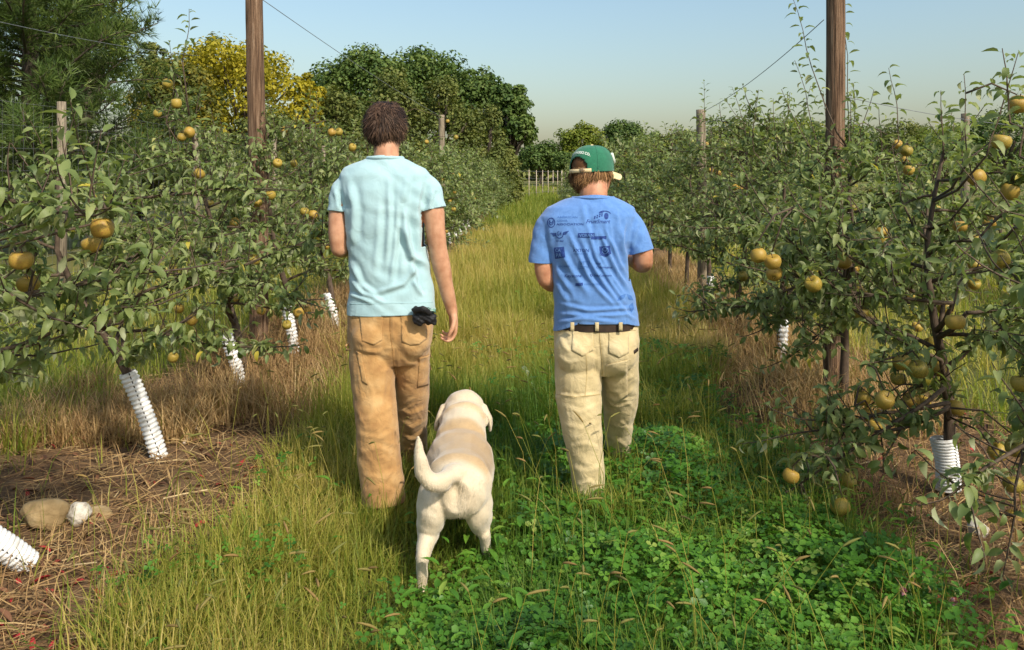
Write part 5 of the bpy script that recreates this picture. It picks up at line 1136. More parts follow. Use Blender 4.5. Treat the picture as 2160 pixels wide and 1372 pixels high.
    root = thing('pine_tree', 'large dark green pine at the upper left of the photo', 'tree', (x, Y, z0))
    g = Geo(); g.tube([(x, Y, z0 - .2), (x + .1, Y, z0 + 4), (x, Y, z0 + H)], [.2, .14, .03], 10); obj('trunk', g.mesh('trunk', True), M['old_bark'], root)
    B_, T_ = Geo(), Geo(); tp, td = [], []
    for k in range(140):
        zz = .4 + (H - .8) * (k / 140) ** .95; az = k * 2.4 + r.normal(0, .3); Lb = (1 - zz / H) ** .6 * 3.1 * r.uniform(.75, 1.15) + .3
        b = curve_pts((x, Y, z0 + zz), (math.cos(az), math.sin(az), .15), Lb, 7, .05, r, .1); B_.tube(b, np.linspace(.035, .008, 8), 5)
        for q in range(int(34 * Lb)):
            f = r.uniform(.06, 1.0) * 7; a = min(int(f), 6); p = b[a] + (b[a + 1] - b[a]) * (f - a); t = norm(b[a + 1] - b[a]); sd = norm(np.cross(t, r.normal(0, 1, 3)) + t * .7 + np.array([0, 0, .5])); l = r.uniform(.1, .4)
            tip = p + sd * l
            if r.random() < .5: B_.tube([p, tip], [.006, .003], 3, cap=False)
            for w in (.5, 1.0): tp.append(p + sd * l * w); td.append(sd)
    tp = np.array(tp); td = np.array(td); n = len(tp)
    tv, tf = [], []                             # tuft of needles
    for k in range(7):
        a = k * 2.4; s_ = .35 + .5 * (k % 3) / 2; d = np.array([1.0, math.cos(a) * s_, math.sin(a) * s_]); d /= np.linalg.norm(d); w = np.cross(d, [0, -math.sin(a), math.cos(a)]); w = w / np.linalg.norm(w) * .062; i = len(tv); tv += [-w * .6, w * .6, d + w * .0]; tf.append((i, i + 1, i + 2))
    ay = norm(np.cross(td, r.normal(0, 1, (n, 3)))); az = np.cross(td, ay); tint = np.clip(.45 + r.normal(0, .2, n), 0, 1)
    T_.inst(np.array(tv), np.array(tf), tp, td, ay, az, r.uniform(.16, .26, n), tint)
    obj('branch', B_.mesh('branch'), M['old_bark'], root); obj('crown', T_.mesh('crown'), M['needle'], root, False)
build_background()

# ------------------------------------------------------------------ ground cover
M['grass'] = mat_leaf('grass', [(0, (.085, .165, .018)), (.35, (.190, .245, .032)), (.65, (.34, .325, .058)), (.85, (.48, .385, .10)), (1, (.60, .47, .18))], None, .45, .55, .3)
M['clover'] = mat_leaf('clover', [(0, (.034, .105, .012)), (.5, (.080, .210, .020)), (.85, (.15, .30, .032)), (1, (.26, .34, .06))], None, .38, .45, .4)
M['straw'] = mat_leaf('straw', [(0, (.12, .065, .03)), (.3, (.27, .155, .07)), (.7, (.48, .32, .14)), (1, (.62, .48, .26))], None, .25, .7, .2)
M['litter'] = mat_leaf('litter', [(0, (.055, .028, .018)), (.5, (.13, .062, .034)), (.8, (.21, .10, .05)), (.9, (.26, .035, .03)), (1, (.38, .03, .035))], None, .1, .7, .25)
M['seed_head'] = mat_leaf('seed_head', [(0, (.15, .16, .04)), (.5, (.22, .19, .055)), (1, (.27, .17, .06))], None, .2, .8, .2)
def blades(G, x, y, z, h, w, az, bend, tint, segs=3):
    n = len(x); base = np.stack([x, y, z], 1); d = np.stack([np.cos(az), np.sin(az), 0 * az], 1); sd = np.stack([-np.sin(az), np.cos(az), 0 * az], 1)
    ts = [0, .4, .75, 1] if segs == 3 else [0, .55, 1]
    rows = []
    for t in ts:
        p = base + np.array([0, 0, 1.0]) * (h * (t - .45 * bend * t * t))[:, None] + d * (h * bend * (.25 * t + .75 * t * t))[:, None]; ww = (w * (1 - .75 * t) * .5)[:, None]
        if t < 1: rows += [p - sd * ww, p + sd * ww]
        else: rows += [p]
    M_ = len(rows); v = np.stack(rows, 1).reshape(-1, 3); b = (np.arange(n) * M_)[:, None]
    q = np.concatenate([b + np.array([[2 * k, 2 * k + 1, 2 * k + 3, 2 * k + 2]]) for k in range(len(ts) - 2)]); t3 = b + np.array([[M_ - 3, M_ - 2, M_ - 1]])
    s = G.n; G.v.append(v); G.t.append(np.repeat(tint, M_)); G.f4.append(q + s); G.f3.append(t3 + s); G.n += len(v)
def scatter(n, y0, y1, u0, u1, r, p=1.0):
    """random points, denser towards the camera (p > 1), inside the view, between rows u0..u1"""
    t = r.random(n); Y = y0 * (y1 / y0) ** t if p == 'log' else y0 + (y1 - y0) * t ** p
    u = r.uniform(u0, u1, n); x = u + SLOPE * Y
    ok = np.abs(x) < .70 * Y + .35
    return x[ok], Y[ok], u[ok]
def build_cover():
    r = np.random.default_rng(42)
    # --- grass of the alley
    G = Geo()
    def put(n, y0, y1, u0, u1, hh, ww, tint_fn, segs=3, keep=None, p='log', bend=(.06, 1.05)):
        x, y, u = scatter(n, y0, y1, u0, u1, r, p)
        if keep is not None: k = r.random(len(x)) < keep(x, y, u); x, y, u = x[k], y[k], u[k]
        cl = vnoise(x * 3.1, y * 3.1, 50); h = r.uniform(*hh, len(x)) * (.6 + .7 * cl) * (1 - .65 * np.exp(-((x + .25) / .3) ** 2 - ((y - 2.65) / .5) ** 2))
        blades(G, x, y, gz(x, y) - .01, h, r.uniform(.6, 1.3, len(x)) * ww * (1 + y * .06), r.uniform(0, 6.28, len(x)), r.uniform(*bend, len(x)), np.clip(tint_fn(x, y, u) + r.normal(0, .13, len(x)), 0, 1), segs)
    edge = lambda x, y, u: (1 - smooth01(1.08, 1.42, np.abs(u + .02 + (vnoise(x * 1.5, y * 1.5, 60) - .5) * .45) - .22 * smooth01(4, 7, y)))
    clov = lambda x, y, u: smooth01(-.30, .12, u + (vnoise(x * 1.2, y * 1.2, 61) - .5) * .8) * (1 - smooth01(4.6, 6.5, y + (vnoise(x * 2, y * 2, 62) - .5) * 2))
    gt = lambda x, y, u: .52 + .6 * (vnoise(x * 1.1, y * 1.1, 63) - .5) + .27 * smooth01(4.0, 6.5, y) + .05 * smooth01(.2, -1.2, u) - .16 * clov(x, y, u) - .16 * np.exp(-((u - .1) / .45) ** 2) * (1 - smooth01(6.5, 10, y))
    put(50000, 1.7, 4.4, -1.7, 1.7, (.10, .29), .0046, gt, 3, lambda x, y, u: edge(x, y, u) * (1 - .42 * clov(x, y, u)), 1.25)
    put(5000, 1.8, 5.0, -1.5, 1.4, (.10, .24), .0095, lambda x, y, u: .28 + .4 * (vnoise(x * 1.7, y * 1.7, 69) - .5), 3, edge, 1.25, (.3, 1.3))
    put(40000, 4.4, 8.0, -1.6, 1.6, (.20, .46), .0056, gt, 3, lambda x, y, u: edge(x, y, u) * (1 - .45 * clov(x, y, u)), 1.1)
    put(34000, 8.0, 20, -1.7, 1.7, (.30, .62), .007, gt, 2, edge, 1.3)
    put(16000, 20, 60, -1.9, 2.3, (.3, .75), .011, lambda x, y, u: .42 + 0 * x, 2, edge, 1.2)
    sidet = lambda x, y, u: .58 + .4 * (vnoise(x * .8, y * .8, 64) - .5)
    put(20000, 4.2, 26, -6.5, -2.75, (.16, .40), .008, sidet, 2, None, 1.5)
    put(20000, 4.2, 26, 2.75, 7.5, (.16, .40), .008, sidet, 2, None, 1.5)
    # taller tufts left standing round the walkers' feet
    for fx, fy, n in ((-.57, 3.24, 420), (-.44, 3.72, 200), (.355, 3.27, 420), (.53, 3.76, 200)):
        x = fx + r.normal(0, .085, n); y = fy + r.normal(0, .045, n); blades(G, x, y, gz(x, y) - .01, r.uniform(.10, .24, n), r.uniform(.0035, .007, n), r.uniform(0, 6.28, n), r.uniform(.1, .9, n), np.clip(r.normal(.45, .18, n), 0, 1), 3)
    # sparse weeds in the tree strips
    put(2600, 2.0, 12, -2.8, -1.4, (.10, .3), .005, lambda x, y, u: .45 + 0 * x, 3, lambda x, y, u: .12 + .88 * (vnoise(x * 2, y * 2, 66) > .62), 1.2)
    put(2600, 2.0, 12, 1.4, 2.8, (.10, .3), .005, lambda x, y, u: .35 + 0 * x, 3, lambda x, y, u: .12 + .88 * (vnoise(x * 2, y * 2, 67) > .6), 1.2)
    # wild growth by the fence and on the far field
    put(9000, 26, 90, -14, 16, (.25, .6), .016, lambda x, y, u: .5 + .3 * (vnoise(x * .2, y * .2, 68) - .5), 2, None, 1.1)
    tag(obj('grass', G.mesh('grass'), M['grass'], None, False), 'yellow green grass growing between the rows', 'grass', kind='stuff')
    # --- foxtail stems with seed heads
    S, H = Geo(), Geo(); tv, tf = [], []
    prof = [(0, .05), (.15, .8), (.45, 1), (.8, .7), (1, .06)]
    for a, w in prof:
        for k in range(5): tv.append((a - 0, math.cos(k * 1.2566) * w * .10, math.sin(k * 1.2566) * w * .10))
    for a in range(4):
        for k in range(5): tf.append((a * 5 + k, a * 5 + (k + 1) % 5, a * 5 + 5 + (k + 1) % 5, a * 5 + 5 + k))
    tv = np.array(tv); tv[:, 2] -= .35 * tv[:, 0] ** 2
    n = 420; x, y, u = scatter(n, 2.0, 6.5, -1.45, 1.35, r, 1.3); k = ~((np.abs(x + .2) < .26) & (y > 2.2) & (y < 3.75)); x, y = x[k], y[k]; h = r.uniform(.24, .5, len(x)); az = r.uniform(0, 6.28, len(x)); zz = gz(x, y)
    for i in range(len(x)):
        d = np.array([math.cos(az[i]), math.sin(az[i]), 0]); b = r.uniform(.1, .45); p0 = np.array([x[i], y[i], zz[i]]); p1 = p0 + np.array([0, 0, h[i] * .6]) + d * b * h[i] * .25; p2 = p0 + np.array([0, 0, h[i]]) + d * b * h[i]
        S.tube([p0, p1, p2], [.0016, .0013, .001], 3, r.uniform(.4, .8), cap=False)
        ax = norm(d * r.uniform(.5, 1.1) + np.array([0, 0, r.uniform(-.1, .8)])); ay = norm(np.cross([0, 0, 1.0], ax)); azv = np.cross(ax, ay); L = r.uniform(.035, .07)
        H.inst(tv, np.array(tf), p2[None], ax[None], ay[None], azv[None], np.array([[L, .042, .042]]) * np.array([[1, 1, 1]]), np.array([r.random()]))
    tag(obj('foxtail_stems', S.mesh('foxtail_stems'), M['grass'], None), 'thin stems of foxtail grass', 'grass', kind='stuff')
    tag(obj('foxtail_seed_heads', H.mesh('foxtail_seed_heads'), M['seed_head'], None), 'nodding tan seed heads of foxtail grass', 'grass', kind='stuff')
    # --- clover
    K = Geo(); lv = np.array([(0, 0, 0), (.55, -.42, .06), (.98, -.2, 0), (.98, .2, 0), (.55, .42, .06), (.6, 0, -.05)]); lf = np.array([(0, 1, 5), (1, 2, 5), (2, 3, 5), (3, 4, 5), (4, 0, 5)])[:, :]
    def clover(n, y0, y1, u0, u1, size, keep, hh):
        x, y, u = scatter(n, y0, y1, u0, u1, r, 1.2); k = r.random(len(x)) < keep(x, y, u) * edge(x, y, u); x, y = x[k], y[k]; n = len(x)
        h = r.uniform(*hh, n) * (.45 + .9 * vnoise(x * 2.6, y * 2.6, 70)) * (1 - .75 * np.exp(-((x + .2) / .3) ** 2 - ((y - 2.7) / .5) ** 2)); pos = np.stack([x, y, gz(x, y) + h], 1); up = norm(np.stack([r.normal(0, .35, n), r.normal(-.12, .35, n), np.ones(n)], 1)); a0 = r.uniform(0, 6.28, n)
        tint = np.clip(.48 + .6 * (vnoise(x * 3, y * 3, 71) - .5) + r.normal(0, .2, n), 0, 1); s_ = size * r.uniform(.45, 1.35, n)
        e1 = norm(np.cross(up, np.stack([np.cos(a0), np.sin(a0), 0 * a0], 1))); e2 = np.cross(up, e1)
        for k in range(3):
            a = k * 2.0944; d = e1 * math.cos(a) + e2 * math.sin(a); y_ = np.cross(up, d); K.inst(lv, lf, pos, d, y_, up, s_, tint)
    clover(20000, 1.75, 4.8, -.7, 1.55, .0235, clov, (.03, .17))
    clover(9000, 4.8, 8.5, -1.0, 1.5, .028, lambda x, y, u: np.maximum(clov(x, y, u), .25 * (vnoise(x * 1.5, y * 1.5, 72) > .5)), (.08, .22))
    clover(1600, 2.6, 6, -1.5, -.6, .02, lambda x, y, u: .9 * (vnoise(x * 2.3, y * 2.3, 73) > .62), (.06, .2))
    tag(obj('clover', K.mesh('clover'), M['clover'], None, False), 'green clover carpeting the alley', 'clover', kind='stuff')
    # --- broad weed leaves among the clover
    W = Geo(); x, y, u = scatter(1500, 2.0, 5.5, -1.3, 1.6, r, 1.2); k = r.random(len(x)) < .25 + .75 * clov(x, y, u); x, y = x[k], y[k]; n = len(x); az = r.uniform(0, 6.28, n)
    d = norm(np.stack([np.cos(az), np.sin(az), r.uniform(.2, 1.0, n)], 1)); yv = norm(np.cross(np.array([0, 0, 1.0]), d)); zv = np.cross(d, yv); W.inst(*LEAF_T[0], np.stack([x, y, gz(x, y) + r.uniform(.03, .16, n)], 1), d, yv, zv, np.stack([r.uniform(.04, .085, n)] * 3, 1) * np.array([1, .75, 1]), np.clip(r.normal(.6, .2, n), 0, 1))
    tag(obj('weeds', W.mesh('weeds'), M['clover'], None), 'broad green weed leaves among the clover', 'weeds', kind='stuff')
    # --- straw, dry standing grass and dead leaves in the tree strips
    T = Geo()
    for sgn, n in ((-1, 9500), (1, 8000)):
        x, y, u = scatter(n, 1.9, 11, *sorted((sgn * 1.25, sgn * 2.95)), r, 1.5); n = len(x); az = r.normal(.2, .9, n); L = r.uniform(.05, .22, n) * (.6 + .8 * r.random(n)); el = r.normal(.05, .16, n)
        d = np.stack([np.cos(az) * np.cos(el), np.sin(az) * np.cos(el), np.sin(el)], 1); yv = norm(np.cross(np.array([0, 0, 1.0]), d) + r.normal(0, .3, (n, 3))); zv = np.cross(d, yv)
        pos = np.stack([x, y, gz(x, y) + r.uniform(.004, .035, n)], 1); tv2 = np.array([(-.5, -.5, 0), (-.5, .5, 0), (0, .5, .06), (0, -.5, .06), (.5, .4, 0), (.5, -.4, 0)])
        T.inst(tv2, np.array([(0, 1, 2, 3), (3, 2, 4, 5)]), pos, d, yv, zv, np.stack([L, r.uniform(.0025, .006, n), L], 1), np.clip(.35 + .55 * (vnoise(x * 1.6, y * 1.6, 80) - .45) + r.normal(0, .22, n), 0, 1))
    tag(obj('straw', T.mesh('straw'), M['straw'], None, False), 'dry straw lying under the apple trees', 'straw', kind='stuff')
    D = Geo()
    def dry(n, y0, y1, u0, u1, hh, keep, base=.62, bend=(.3, 1.1)):
        x, y, u = scatter(n, y0, y1, u0, u1, r, 1.1); k = r.random(len(x)) < keep(x, y, u); x, y = x[k], y[k]
        blades(D, x, y, gz(x, y) - .01, r.uniform(*hh, len(x)) * (.5 + .8 * vnoise(x * 2.2, y * 2.2, 82)), r.uniform(.6, 1.2, len(x)) * .005 * (1 + y * .05), r.uniform(0, 6.28, len(x)), r.uniform(*bend, len(x)), np.clip(base + .3 * (vnoise(x * 1.7, y * 1.7, 83) - .5) + r.normal(0, .15, len(x)), 0, 1), 3)
    dry(15000, 4.5, 13, 1.25, 2.5, (.18, .5), lambda x, y, u: .35 + .65 * (vnoise(x * 1.3, y * 1.3, 84) > .35))
    dry(15000, 4.6, 13, -2.6, -1.25, (.12, .42), lambda x, y, u: .3 + .7 * (vnoise(x * 1.3, y * 1.3, 85) > .4), .5)
    dry(5000, 4.3, 5.4, -3.2, -1.9, (.14, .36), lambda x, y, u: (vnoise(x * 1.5, y * 1.5, 86) > .3) * 1.0, .58)
    dry(2200, 2.3, 4.5, 1.2, 2.4, (.08, .28), lambda x, y, u: .3 + .7 * (vnoise(x * 2.5, y * 2.5, 88) > .6), .5)
    dry(1300, 2.3, 4.0, -2.4, -1.3, (.08, .25), lambda x, y, u: .3 + .7 * (vnoise(x * 2.5, y * 2.5, 89) > .6), .5)
    tag(obj('dry_grass', D.mesh('dry_grass'), M['straw'], None, False), 'tan dry grass standing along the tree strips', 'dry grass', kind='stuff')
    F_ = Geo()
    for sgn, n in ((-1, 1700), (1, 1100)):
        x, y, u = scatter(n, 1.9, 8, *sorted((sgn * 1.3, sgn * 2.9)), r, 1.6); n = len(x); az = r.uniform(0, 6.28, n); d = norm(np.stack([np.cos(az), np.sin(az), r.normal(.1, .25, n)], 1)); yv = norm(np.cross(np.array([0, 0, 1.0]), d) + r.normal(0, .35, (n, 3))); zv = np.cross(d, yv); pos = np.stack([x, y, gz(x, y) + r.uniform(.006, .03, n)], 1); kd = r.integers(0, 3, n)
        red = (vnoise(x * 1.8, y * 1.8, 90) > .55) * (sgn < 0)
        for k in range(3):
            m_ = kd == k; F_.inst(*LEAF_T[k + 1], pos[m_], d[m_], yv[m_], zv[m_], np.stack([r.uniform(.04, .085, m_.sum())] * 3, 1) * np.array([1, .6, 1]), np.clip(r.normal(.42, .25, m_.sum()) + .35 * red[m_], 0, 1))
    tag(obj('dead_leaves', F_.mesh('dead_leaves'), M['litter'], None), 'brown and red dead leaves under the left row', 'leaf litter', kind='stuff')
build_cover()

# ------------------------------------------------------------------ posts, wires, guards, stones
M['post_brown'] = mat_noise('post_brown', [(.30, (.045, .026, .016)), (.42, (.115, .066, .038)), (.55, (.19, .115, .068)), (.72, (.30, .21, .14))], 60, .95, 1.0, 90, 8, (1, 1, .045), bdist=.02)
M['post_grey'] = mat_noise('post_grey', [(.3, (.09, .068, .048)), (.5, (.20, .16, .11)), (.75, (.34, .28, .20))], 60, .9, .9, 60, 6, (1, 1, .07), bdist=.012)
M['wire'] = mat_noise('wire', [(.3, (.12, .125, .13)), (.7, (.2, .21, .22))], 30, .5, spec=.5)
M['guard_white'] = mat_noise('guard_white', [(.3, (.50, .47, .42)), (.42, (.68, .68, .66)), (.7, (.76, .76, .75))], 14, .5, .15, 60, spec=.4)
M['slit'] = mat_noise('slit', [(.3, (.03, .03, .03)), (.7, (.06, .055, .05))], 30, .8)
M['stone_tan'] = mat_noise('stone_tan', [(.3, (.20, .135, .06)), (.5, (.30, .21, .10)), (.7, (.36, .28, .16))], 9, .85, .5, 60, 6, bdist=.01)
M['stone_white'] = mat_noise('stone_white', [(.35, (.28, .24, .19)), (.5, (.50, .45, .37)), (.7, (.62, .57, .48))], 40, .85, .5, 80, 6, bdist=.01)
M['stick_pale'] = mat_noise('stick_pale', [(.3, (.35, .26, .18)), (.7, (.62, .54, .45))], 30, .8, .3, 90, stretch=(1, 1, .2))
M['pink'] = mat_leaf('pink', [(0, (.42, .14, .22)), (.5, (.55, .25, .33)), (1, (.65, .45, .48))], None, .3, .6, .2)
def post(name, label, cat, px, py_top, Y, rad, mat, height=None, lean=(0, 0), seed=0, group=None):
    r = np.random.default_rng(seed); x = (px - CX) * Y / F; z0 = float(gz(x, Y)); H = height if height else EYE + (HY - py_top) * Y / F - z0
    root = thing(name, label, cat, (x, Y, z0), group)
    n, K = 18, 26; zs = np.linspace(-.15, H, K); a = np.arange(n) * 2 * math.pi / n; v = []
    ph = r.uniform(0, 6.28, 6)
    for k, z in enumerate(zs):
        rr = rad * (1 - .10 * z / H) * (1 + .03 * np.sin(3 * a + ph[0] + z * .4) + .035 * np.sin(7 * a + ph[1] + .3 * z) + .02 * np.sin(11 * a + ph[2] + z) + r.normal(0, .008, n))
        v.append(np.stack([x + lean[0] * z / H + .01 * math.sin(z * 1.7 + ph[3]) + rr * np.cos(a), Y + lean[1] * z / H + rr * np.sin(a), np.full(n, z0 + z)], 1))
    g = Geo(); k = np.arange(K - 1)[:, None] * n; i = np.arange(n)[None]; j = (i + 1) % n; g.add(np.concatenate(v), np.stack([k + i, k + j, k + n + j, k + n + i], -1).reshape(-1, 4)); c = np.stack([np.zeros(n - 2, int), np.arange(1, n - 1), np.arange(2, n)], 1); g.f3.append(c + (K - 1) * n)
    obj('shaft', g.mesh('shaft'), M[mat], root)
    for h in (H - .07, 1.2):
        if h < H: g = Geo(); g.tube([(x + lean[0] * h / H - rad * .5, Y - rad * .95, z0 + h), (x + lean[0] * h / H - rad * .5, Y - rad * 1.15, z0 + h + .01), (x + lean[0] * h / H - rad * .4, Y - rad * .95, z0 + h + .025)], .003, 5); obj('staple', g.mesh('staple'), M['wire'], root)
    return np.array([x + lean[0], Y + lean[1], z0 + H])
tops = {}
tops['L1'] = post('wooden_post', 'tall round brown wooden post in the left row, cut by the top of the photo', 'post', 547, 0, 6.5, .078, 'post_brown', 3.12, (-.035, 0), 1, 'trellis posts')
tops['L2'] = post('wooden_post', 'second wooden post of the left row, beside the shoulder of the aqua shirt', 'post', 934, 243, 16.7, .07, 'post_grey', None, (-.02, 0), 2, 'trellis posts')
tops['R1'] = post('wooden_post', 'tall round brown wooden post in the right row, cut by the top of the photo', 'post', 1760, 0, 5.2, .066, 'post_brown', 3.05, (0, 0), 3, 'trellis posts')
tops['R2'] = post('wooden_post', 'second wooden post of the right row, nearly hidden by leaves', 'post', 1480, 232, 9.3, .062, 'post_grey', None, (0, 0), 4, 'trellis posts')
post('fence_post', 'thin grey post standing behind the right row', 'post', 2037, 240, 10.4, .058, 'post_grey', None, (0, 0), 5)
def wire(label, a, b, sag=.03, rad=.0028, n=16):
    t = np.linspace(0, 1, n)[:, None]; a, b = np.array(a), np.array(b); p = a + (b - a) * t; p[:, 2] -= sag * 4 * (t * (1 - t))[:, 0]
    g = Geo(); g.tube(p, rad, 5); return tag(obj('trellis_wire', g.mesh('trellis_wire'), M['wire'], None), label, 'wire', 'trellis wires')
wire('thin wire sloping down from the tall left post to the second left post', tops['L1'] - np.array([0, 0, .05]), tops['L2'] - np.array([0, 0, .04]), .05, .0034)
wire('thin wire sloping down from the tall right post to the second right post', np.array(P(1738, 42, 5.12)), tops['R2'] - np.array([0, 0, .03]), .06, .003)
wire('thin wire running from the tall right post towards the right edge', np.array(P(1785, 205, 5.2)), np.array(P(2180, 268, 7.5)), .03, .0026)
wire('thin wire crossing in front of the pine at the upper left', np.array(P(-30, 40, 7.6)), np.array(P(420, 118, 13.5)), .05, .0032)

def guard(label, bot, top, rad, rings, parent_group='tree guards'):
    bot, top = np.array(bot), np.array(top); ax = norm(top - bot); L = np.linalg.norm(top - bot); ref = np.array([0, 1.0, 0]); u = norm(np.cross(ref, ax)); w = np.cross(ax, u)
    root = thing('tree_guard', label, 'tree guard', Vector(bot), parent_group)
    n = 22 if rings > 14 else 14; K = rings * 4 + 1; a = np.arange(n) * 2 * math.pi / n; v = []
    for k in range(K):
        t = k / (K - 1); rr = rad * (1 + .075 * (1 if (k % 4) in (1, 2) else -1) * (1 if k not in (0, K - 1) else .2)) * (1 + .02 * math.sin(9 * t)); bend = .012 * math.sin(t * 3)
        v.append(bot + ax * L * t + u * bend + rr * (np.cos(a)[:, None] * u + np.sin(a)[:, None] * w))
    g = Geo(); k = np.arange(K - 1)[:, None] * n; i = np.arange(n)[None]; j = (i + 1) % n; g.add(np.concatenate(v), np.stack([k + i, k + j, k + n + j, k + n + i], -1).reshape(-1, 4))
    me = g.mesh('tube', True); tb = obj('tube', thicken(me, .003) if rings > 14 else me, M['guard_white'], root)
    if rings > 14:                              # the slit along its side
        g = Geo(); q = .9; d = math.cos(q) * u - math.sin(q) * w if (math.cos(q) * u - math.sin(q) * w)[1] < 0 else math.cos(q) * u + math.sin(q) * w
        pts = np.stack([bot + ax * L * t + d * rad * 1.06 for t in np.linspace(.0, 1, 20)]); g.tube(pts, .0028, 5); obj('slit', g.mesh('slit'), M['slit'], root)
    return root
guard('white corrugated guard slumped almost flat at the left edge', P(62, 1192, 2.98), P(-110, 1085, 2.80), .045, 18)
guard('long white corrugated guard leaning left in the brown strip', P(337, 968, 4.13), P(268, 786, 4.08), .042, 20)
guard('white corrugated guard leaning before the tall brown post', P(511, 822, 5.45), P(474, 704, 5.4), .043, 16)
guard('white corrugated guard just right of the foot of the tall brown post', P(622, 752, 6.55), P(600, 636, 6.5), .043, 15)
guard('white ribbed guard under the right apple tree heavy with russets', P(2000, 1034, 3.71), P(1986, 925, 3.73), .052, 17)
for side, ys in (('L', LEFT_Y[4:]), ('R', RIGHT_Y[3:6:2]), ('L', list(np.arange(13, 24, 1.3)))):
    for y in ys:
        x = row_x(side, y); z = float(gz(x, y)); guard(('short white guard on an apple trunk further up the left row' if side == 'L' else 'short white guard on the right row, %s of the two in the dry grass' % ('nearer' if y < 7 else 'farther')), (x, y, z), (x - (.09 if side == 'L' else -.02), y, z + .36), .043, 10, 'tree guards up the %s row' % ('left' if side == 'L' else 'right'))

def stone(label, c, size, mat, seed):
    r = np.random.default_rng(seed); b = bmesh.new(); bmesh.ops.create_icosphere(b, subdivisions=4, radius=1); pl = norm(r.normal(0, 1, (9, 3)))
    for v in b.verts:
        d = np.array(v.co); k = 1.0
        for q in pl: k = min(k, .80 / max(1e-6, float(q @ d))) if q @ d > .80 else k
        k *= 1 + .05 * math.sin(5 * d[0] + seed) * math.sin(4 * d[1]) + .03 * math.sin(11 * d[2] + 7 * d[0]); v.co = Vector(d * k) * 1
        v.co = Vector((c[0] + v.co.x * size[0], c[1] + v.co.y * size[1], c[2] + v.co.z * size[2]))
    return tag(obj('stone', b, M[mat], None), label, 'stone', 'stones in the tree strips')
def on_ground(px, py, dz=0):
    Y = EYE * F / (py - HY); x = (px - CX) * Y / F; return (x, Y, float(gz(x, Y)) + dz)
stone('rounded tan stone in the brown strip, larger of the pair', on_ground(96, 1112, .055), (.105, .07, .075), 'stone_tan', 3)
stone('speckled whitish stone touching the rounded tan stone', on_ground(165, 1102, .04), (.055, .05, .055), 'stone_white', 5)
stone('flat tan stone just behind the speckled whitish stone', on_ground(205, 1088, .015), (.075, .05, .035), 'stone_tan', 8)
stone('small grey stone in the mulch right of the ribbed white guard', on_ground(2062, 1118, .02), (.045, .04, .04), 'stone_white', 11)
a = np.array(on_ground(388, 945, .012)); b_ = np.array(on_ground(447, 872, .03)); g = Geo(); g.tube([a, a * .5 + b_ * .5 + np.array([.005, 0, .006]), b_], [.008, .007, .006], 7); tag(obj('stick', g.mesh('stick', True), M['stick_pale'], None), 'straight pale stick lying in the brown strip by the leaning guard', 'stick')
# wilted plant lying on the path, clover blossoms
c = on_ground(1085, 835, .06); root = thing('wilted_plant', 'pale wilted leafy shoot lying in the grass between the walkers', 'plant', c); r = np.random.default_rng(5)
g = Geo(); g.tube([(c[0] - .05, c[1], c[2] + .10), (c[0], c[1], c[2] + .08), (c[0] + .18, c[1] - .05, c[2] + .02)], .004, 5); obj('stem', g.mesh('stem'), M['twig'], root)
M['wilted'] = mat_leaf('wilted', [(0, (.30, .34, .20)), (1, (.45, .47, .32))], None, .2, .6, .2)
for k in range(12):
    g = Geo(); p = np.array([[c[0] + r.uniform(-.06, .2), c[1] + r.uniform(-.06, .04), c[2] + r.uniform(.04, .14)]]); d = norm(np.array([[r.normal(.3, .6), r.normal(-.2, .5), r.normal(-.1, .5)]])); yv = norm(np.cross(np.array([0, 0, 1.0]), d) + r.normal(0, .4, (1, 3))); g.inst(*LEAF_T[k % 5], p, d, yv, np.cross(d, yv), np.array([[.11, .075, .11]]), np.array([r.random()])); obj('leaf', g.mesh('leaf', True), M['wilted'], root)
for k, (px, py, lab) in enumerate(((1790, 1150, 'pink clover blossom just left of its taller neighbour'), (1826, 1142, 'pink clover blossom at the edge of the mulch'), (1905, 1262, 'pale pink clover blossom low in the weeds at the right'), (1775, 1215, 'pink clover blossom half hidden below the pair'), (2010, 1280, 'faded pink clover blossom nearest the mulch'))):
    p = np.array(on_ground(px, py + 60, .13)); root = thing('clover_blossom', lab, 'flower', Vector(p), 'clover blossoms'); g = Geo(); g.tube([p - np.array([0, 0, .13]), p], .0015, 4); obj('stem', g.mesh('stem'), M['clover'], root)
    d = norm(np.random.default_rng(k).normal(0, 1, (60, 3)) + np.array([0, 0, .25])); yv = norm(np.cross(d, np.array([.2, .3, 1.0]))); G = Geo(); G.inst(*LEAF_CARD, p + d * .003, d, yv, np.cross(d, yv), np.full(60, .013), np.random.default_rng(k).random(60)); obj('head', G.mesh('head'), M['pink'], root)

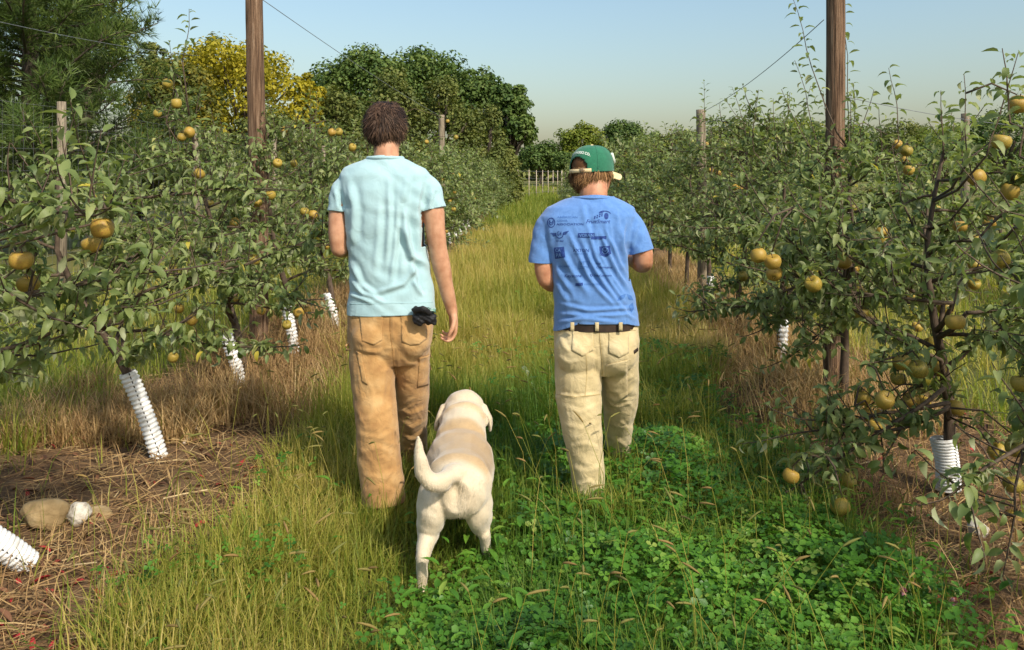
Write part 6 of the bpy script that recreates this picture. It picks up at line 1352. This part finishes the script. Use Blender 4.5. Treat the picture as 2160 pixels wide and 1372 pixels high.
# ------------------------------------------------------------------ fences
def deer_fence():
    X0 = -5.75; ys = [5.2, 9.1, 13.0, 16.9, 20.8]
    root = thing('wire_fence', 'tall woven wire fence with wooden posts behind the left row', 'fence', (X0 + SLOPE * 9.1, 9.1, 0))
    r = np.random.default_rng(9)
    for y in ys:
        x = X0 + SLOPE * y + (.0 if y != 9.1 else .13); z = float(gz(x, y)); g = Geo(); g.tube([(x, y, z - .2), (x + .01, y, z + 1.2), (x, y, z + 2.42)], [.056, .053, .05], 10); obj('post', g.mesh('post'), M['post_grey'], root)
    for h in (.15, .35, .6, .85, 1.1, 1.35, 1.6, 1.85, 2.1, 2.35):
        g = Geo(); g.tube([(X0 + .06 + SLOPE * y, y, float(gz(X0, y)) + h - .01 * math.sin(y * 3)) for y in np.linspace(3.5, 21, 12)], .0014, 4); obj('wire', g.mesh('wire'), M['wire'], root)
    g = Geo()
    for y in np.arange(3.6, 21, .17): z = float(gz(X0, y)); g.tube([(X0 + .06 + SLOPE * y, y, z + .1), (X0 + .06 + SLOPE * y, y, z + 2.35)], .001, 3, cap=False)
    o = obj('mesh_wire', g.mesh('mesh_wire'), M['wire'], root); o['kind'] = 'stuff'
deer_fence()
def far_fence():
    a = P(1093, 0, 50); b_ = P(1185, 0, 62); root = thing('field_fence', 'far pale post and wire fence on the slope between the dark trees', 'fence', (a.x, a.y, float(gz(a.x, a.y))))
    pts = []
    for k in range(8):
        t = (k / 7) ** .8; x, y = a.x + (b_.x - a.x) * t, a.y + (b_.y - a.y) * t; z = float(gz(x, y)); g = Geo(); g.tube([(x, y, z - .1), (x, y, z + 2.1)], .026 if k % 7 else .05, 7); obj('post', g.mesh('post'), M['stick_pale'], root); pts.append((x, y, z))
    for h in (.5, 1.0, 1.5, 2.0): g = Geo(); g.tube([(x, y - .06, z + h) for x, y, z in pts], .006, 4); obj('wire', g.mesh('wire'), M['wire'], root)
far_fence()
for px, y, lab in ((1192, 40, 'slim grey stake left of the green cap in the far grass'), (1203, 52, 'slim pale stake further off behind the green cap')):
    x = (px - CX) * y / F; z = float(gz(x, y)); g = Geo(); g.tube([(x, y, z - .1), (x + .01, y, z + 1.9)], .03, 7); tag(obj('stake', g.mesh('stake'), M['post_grey'], None), lab, 'stake', 'far stakes')
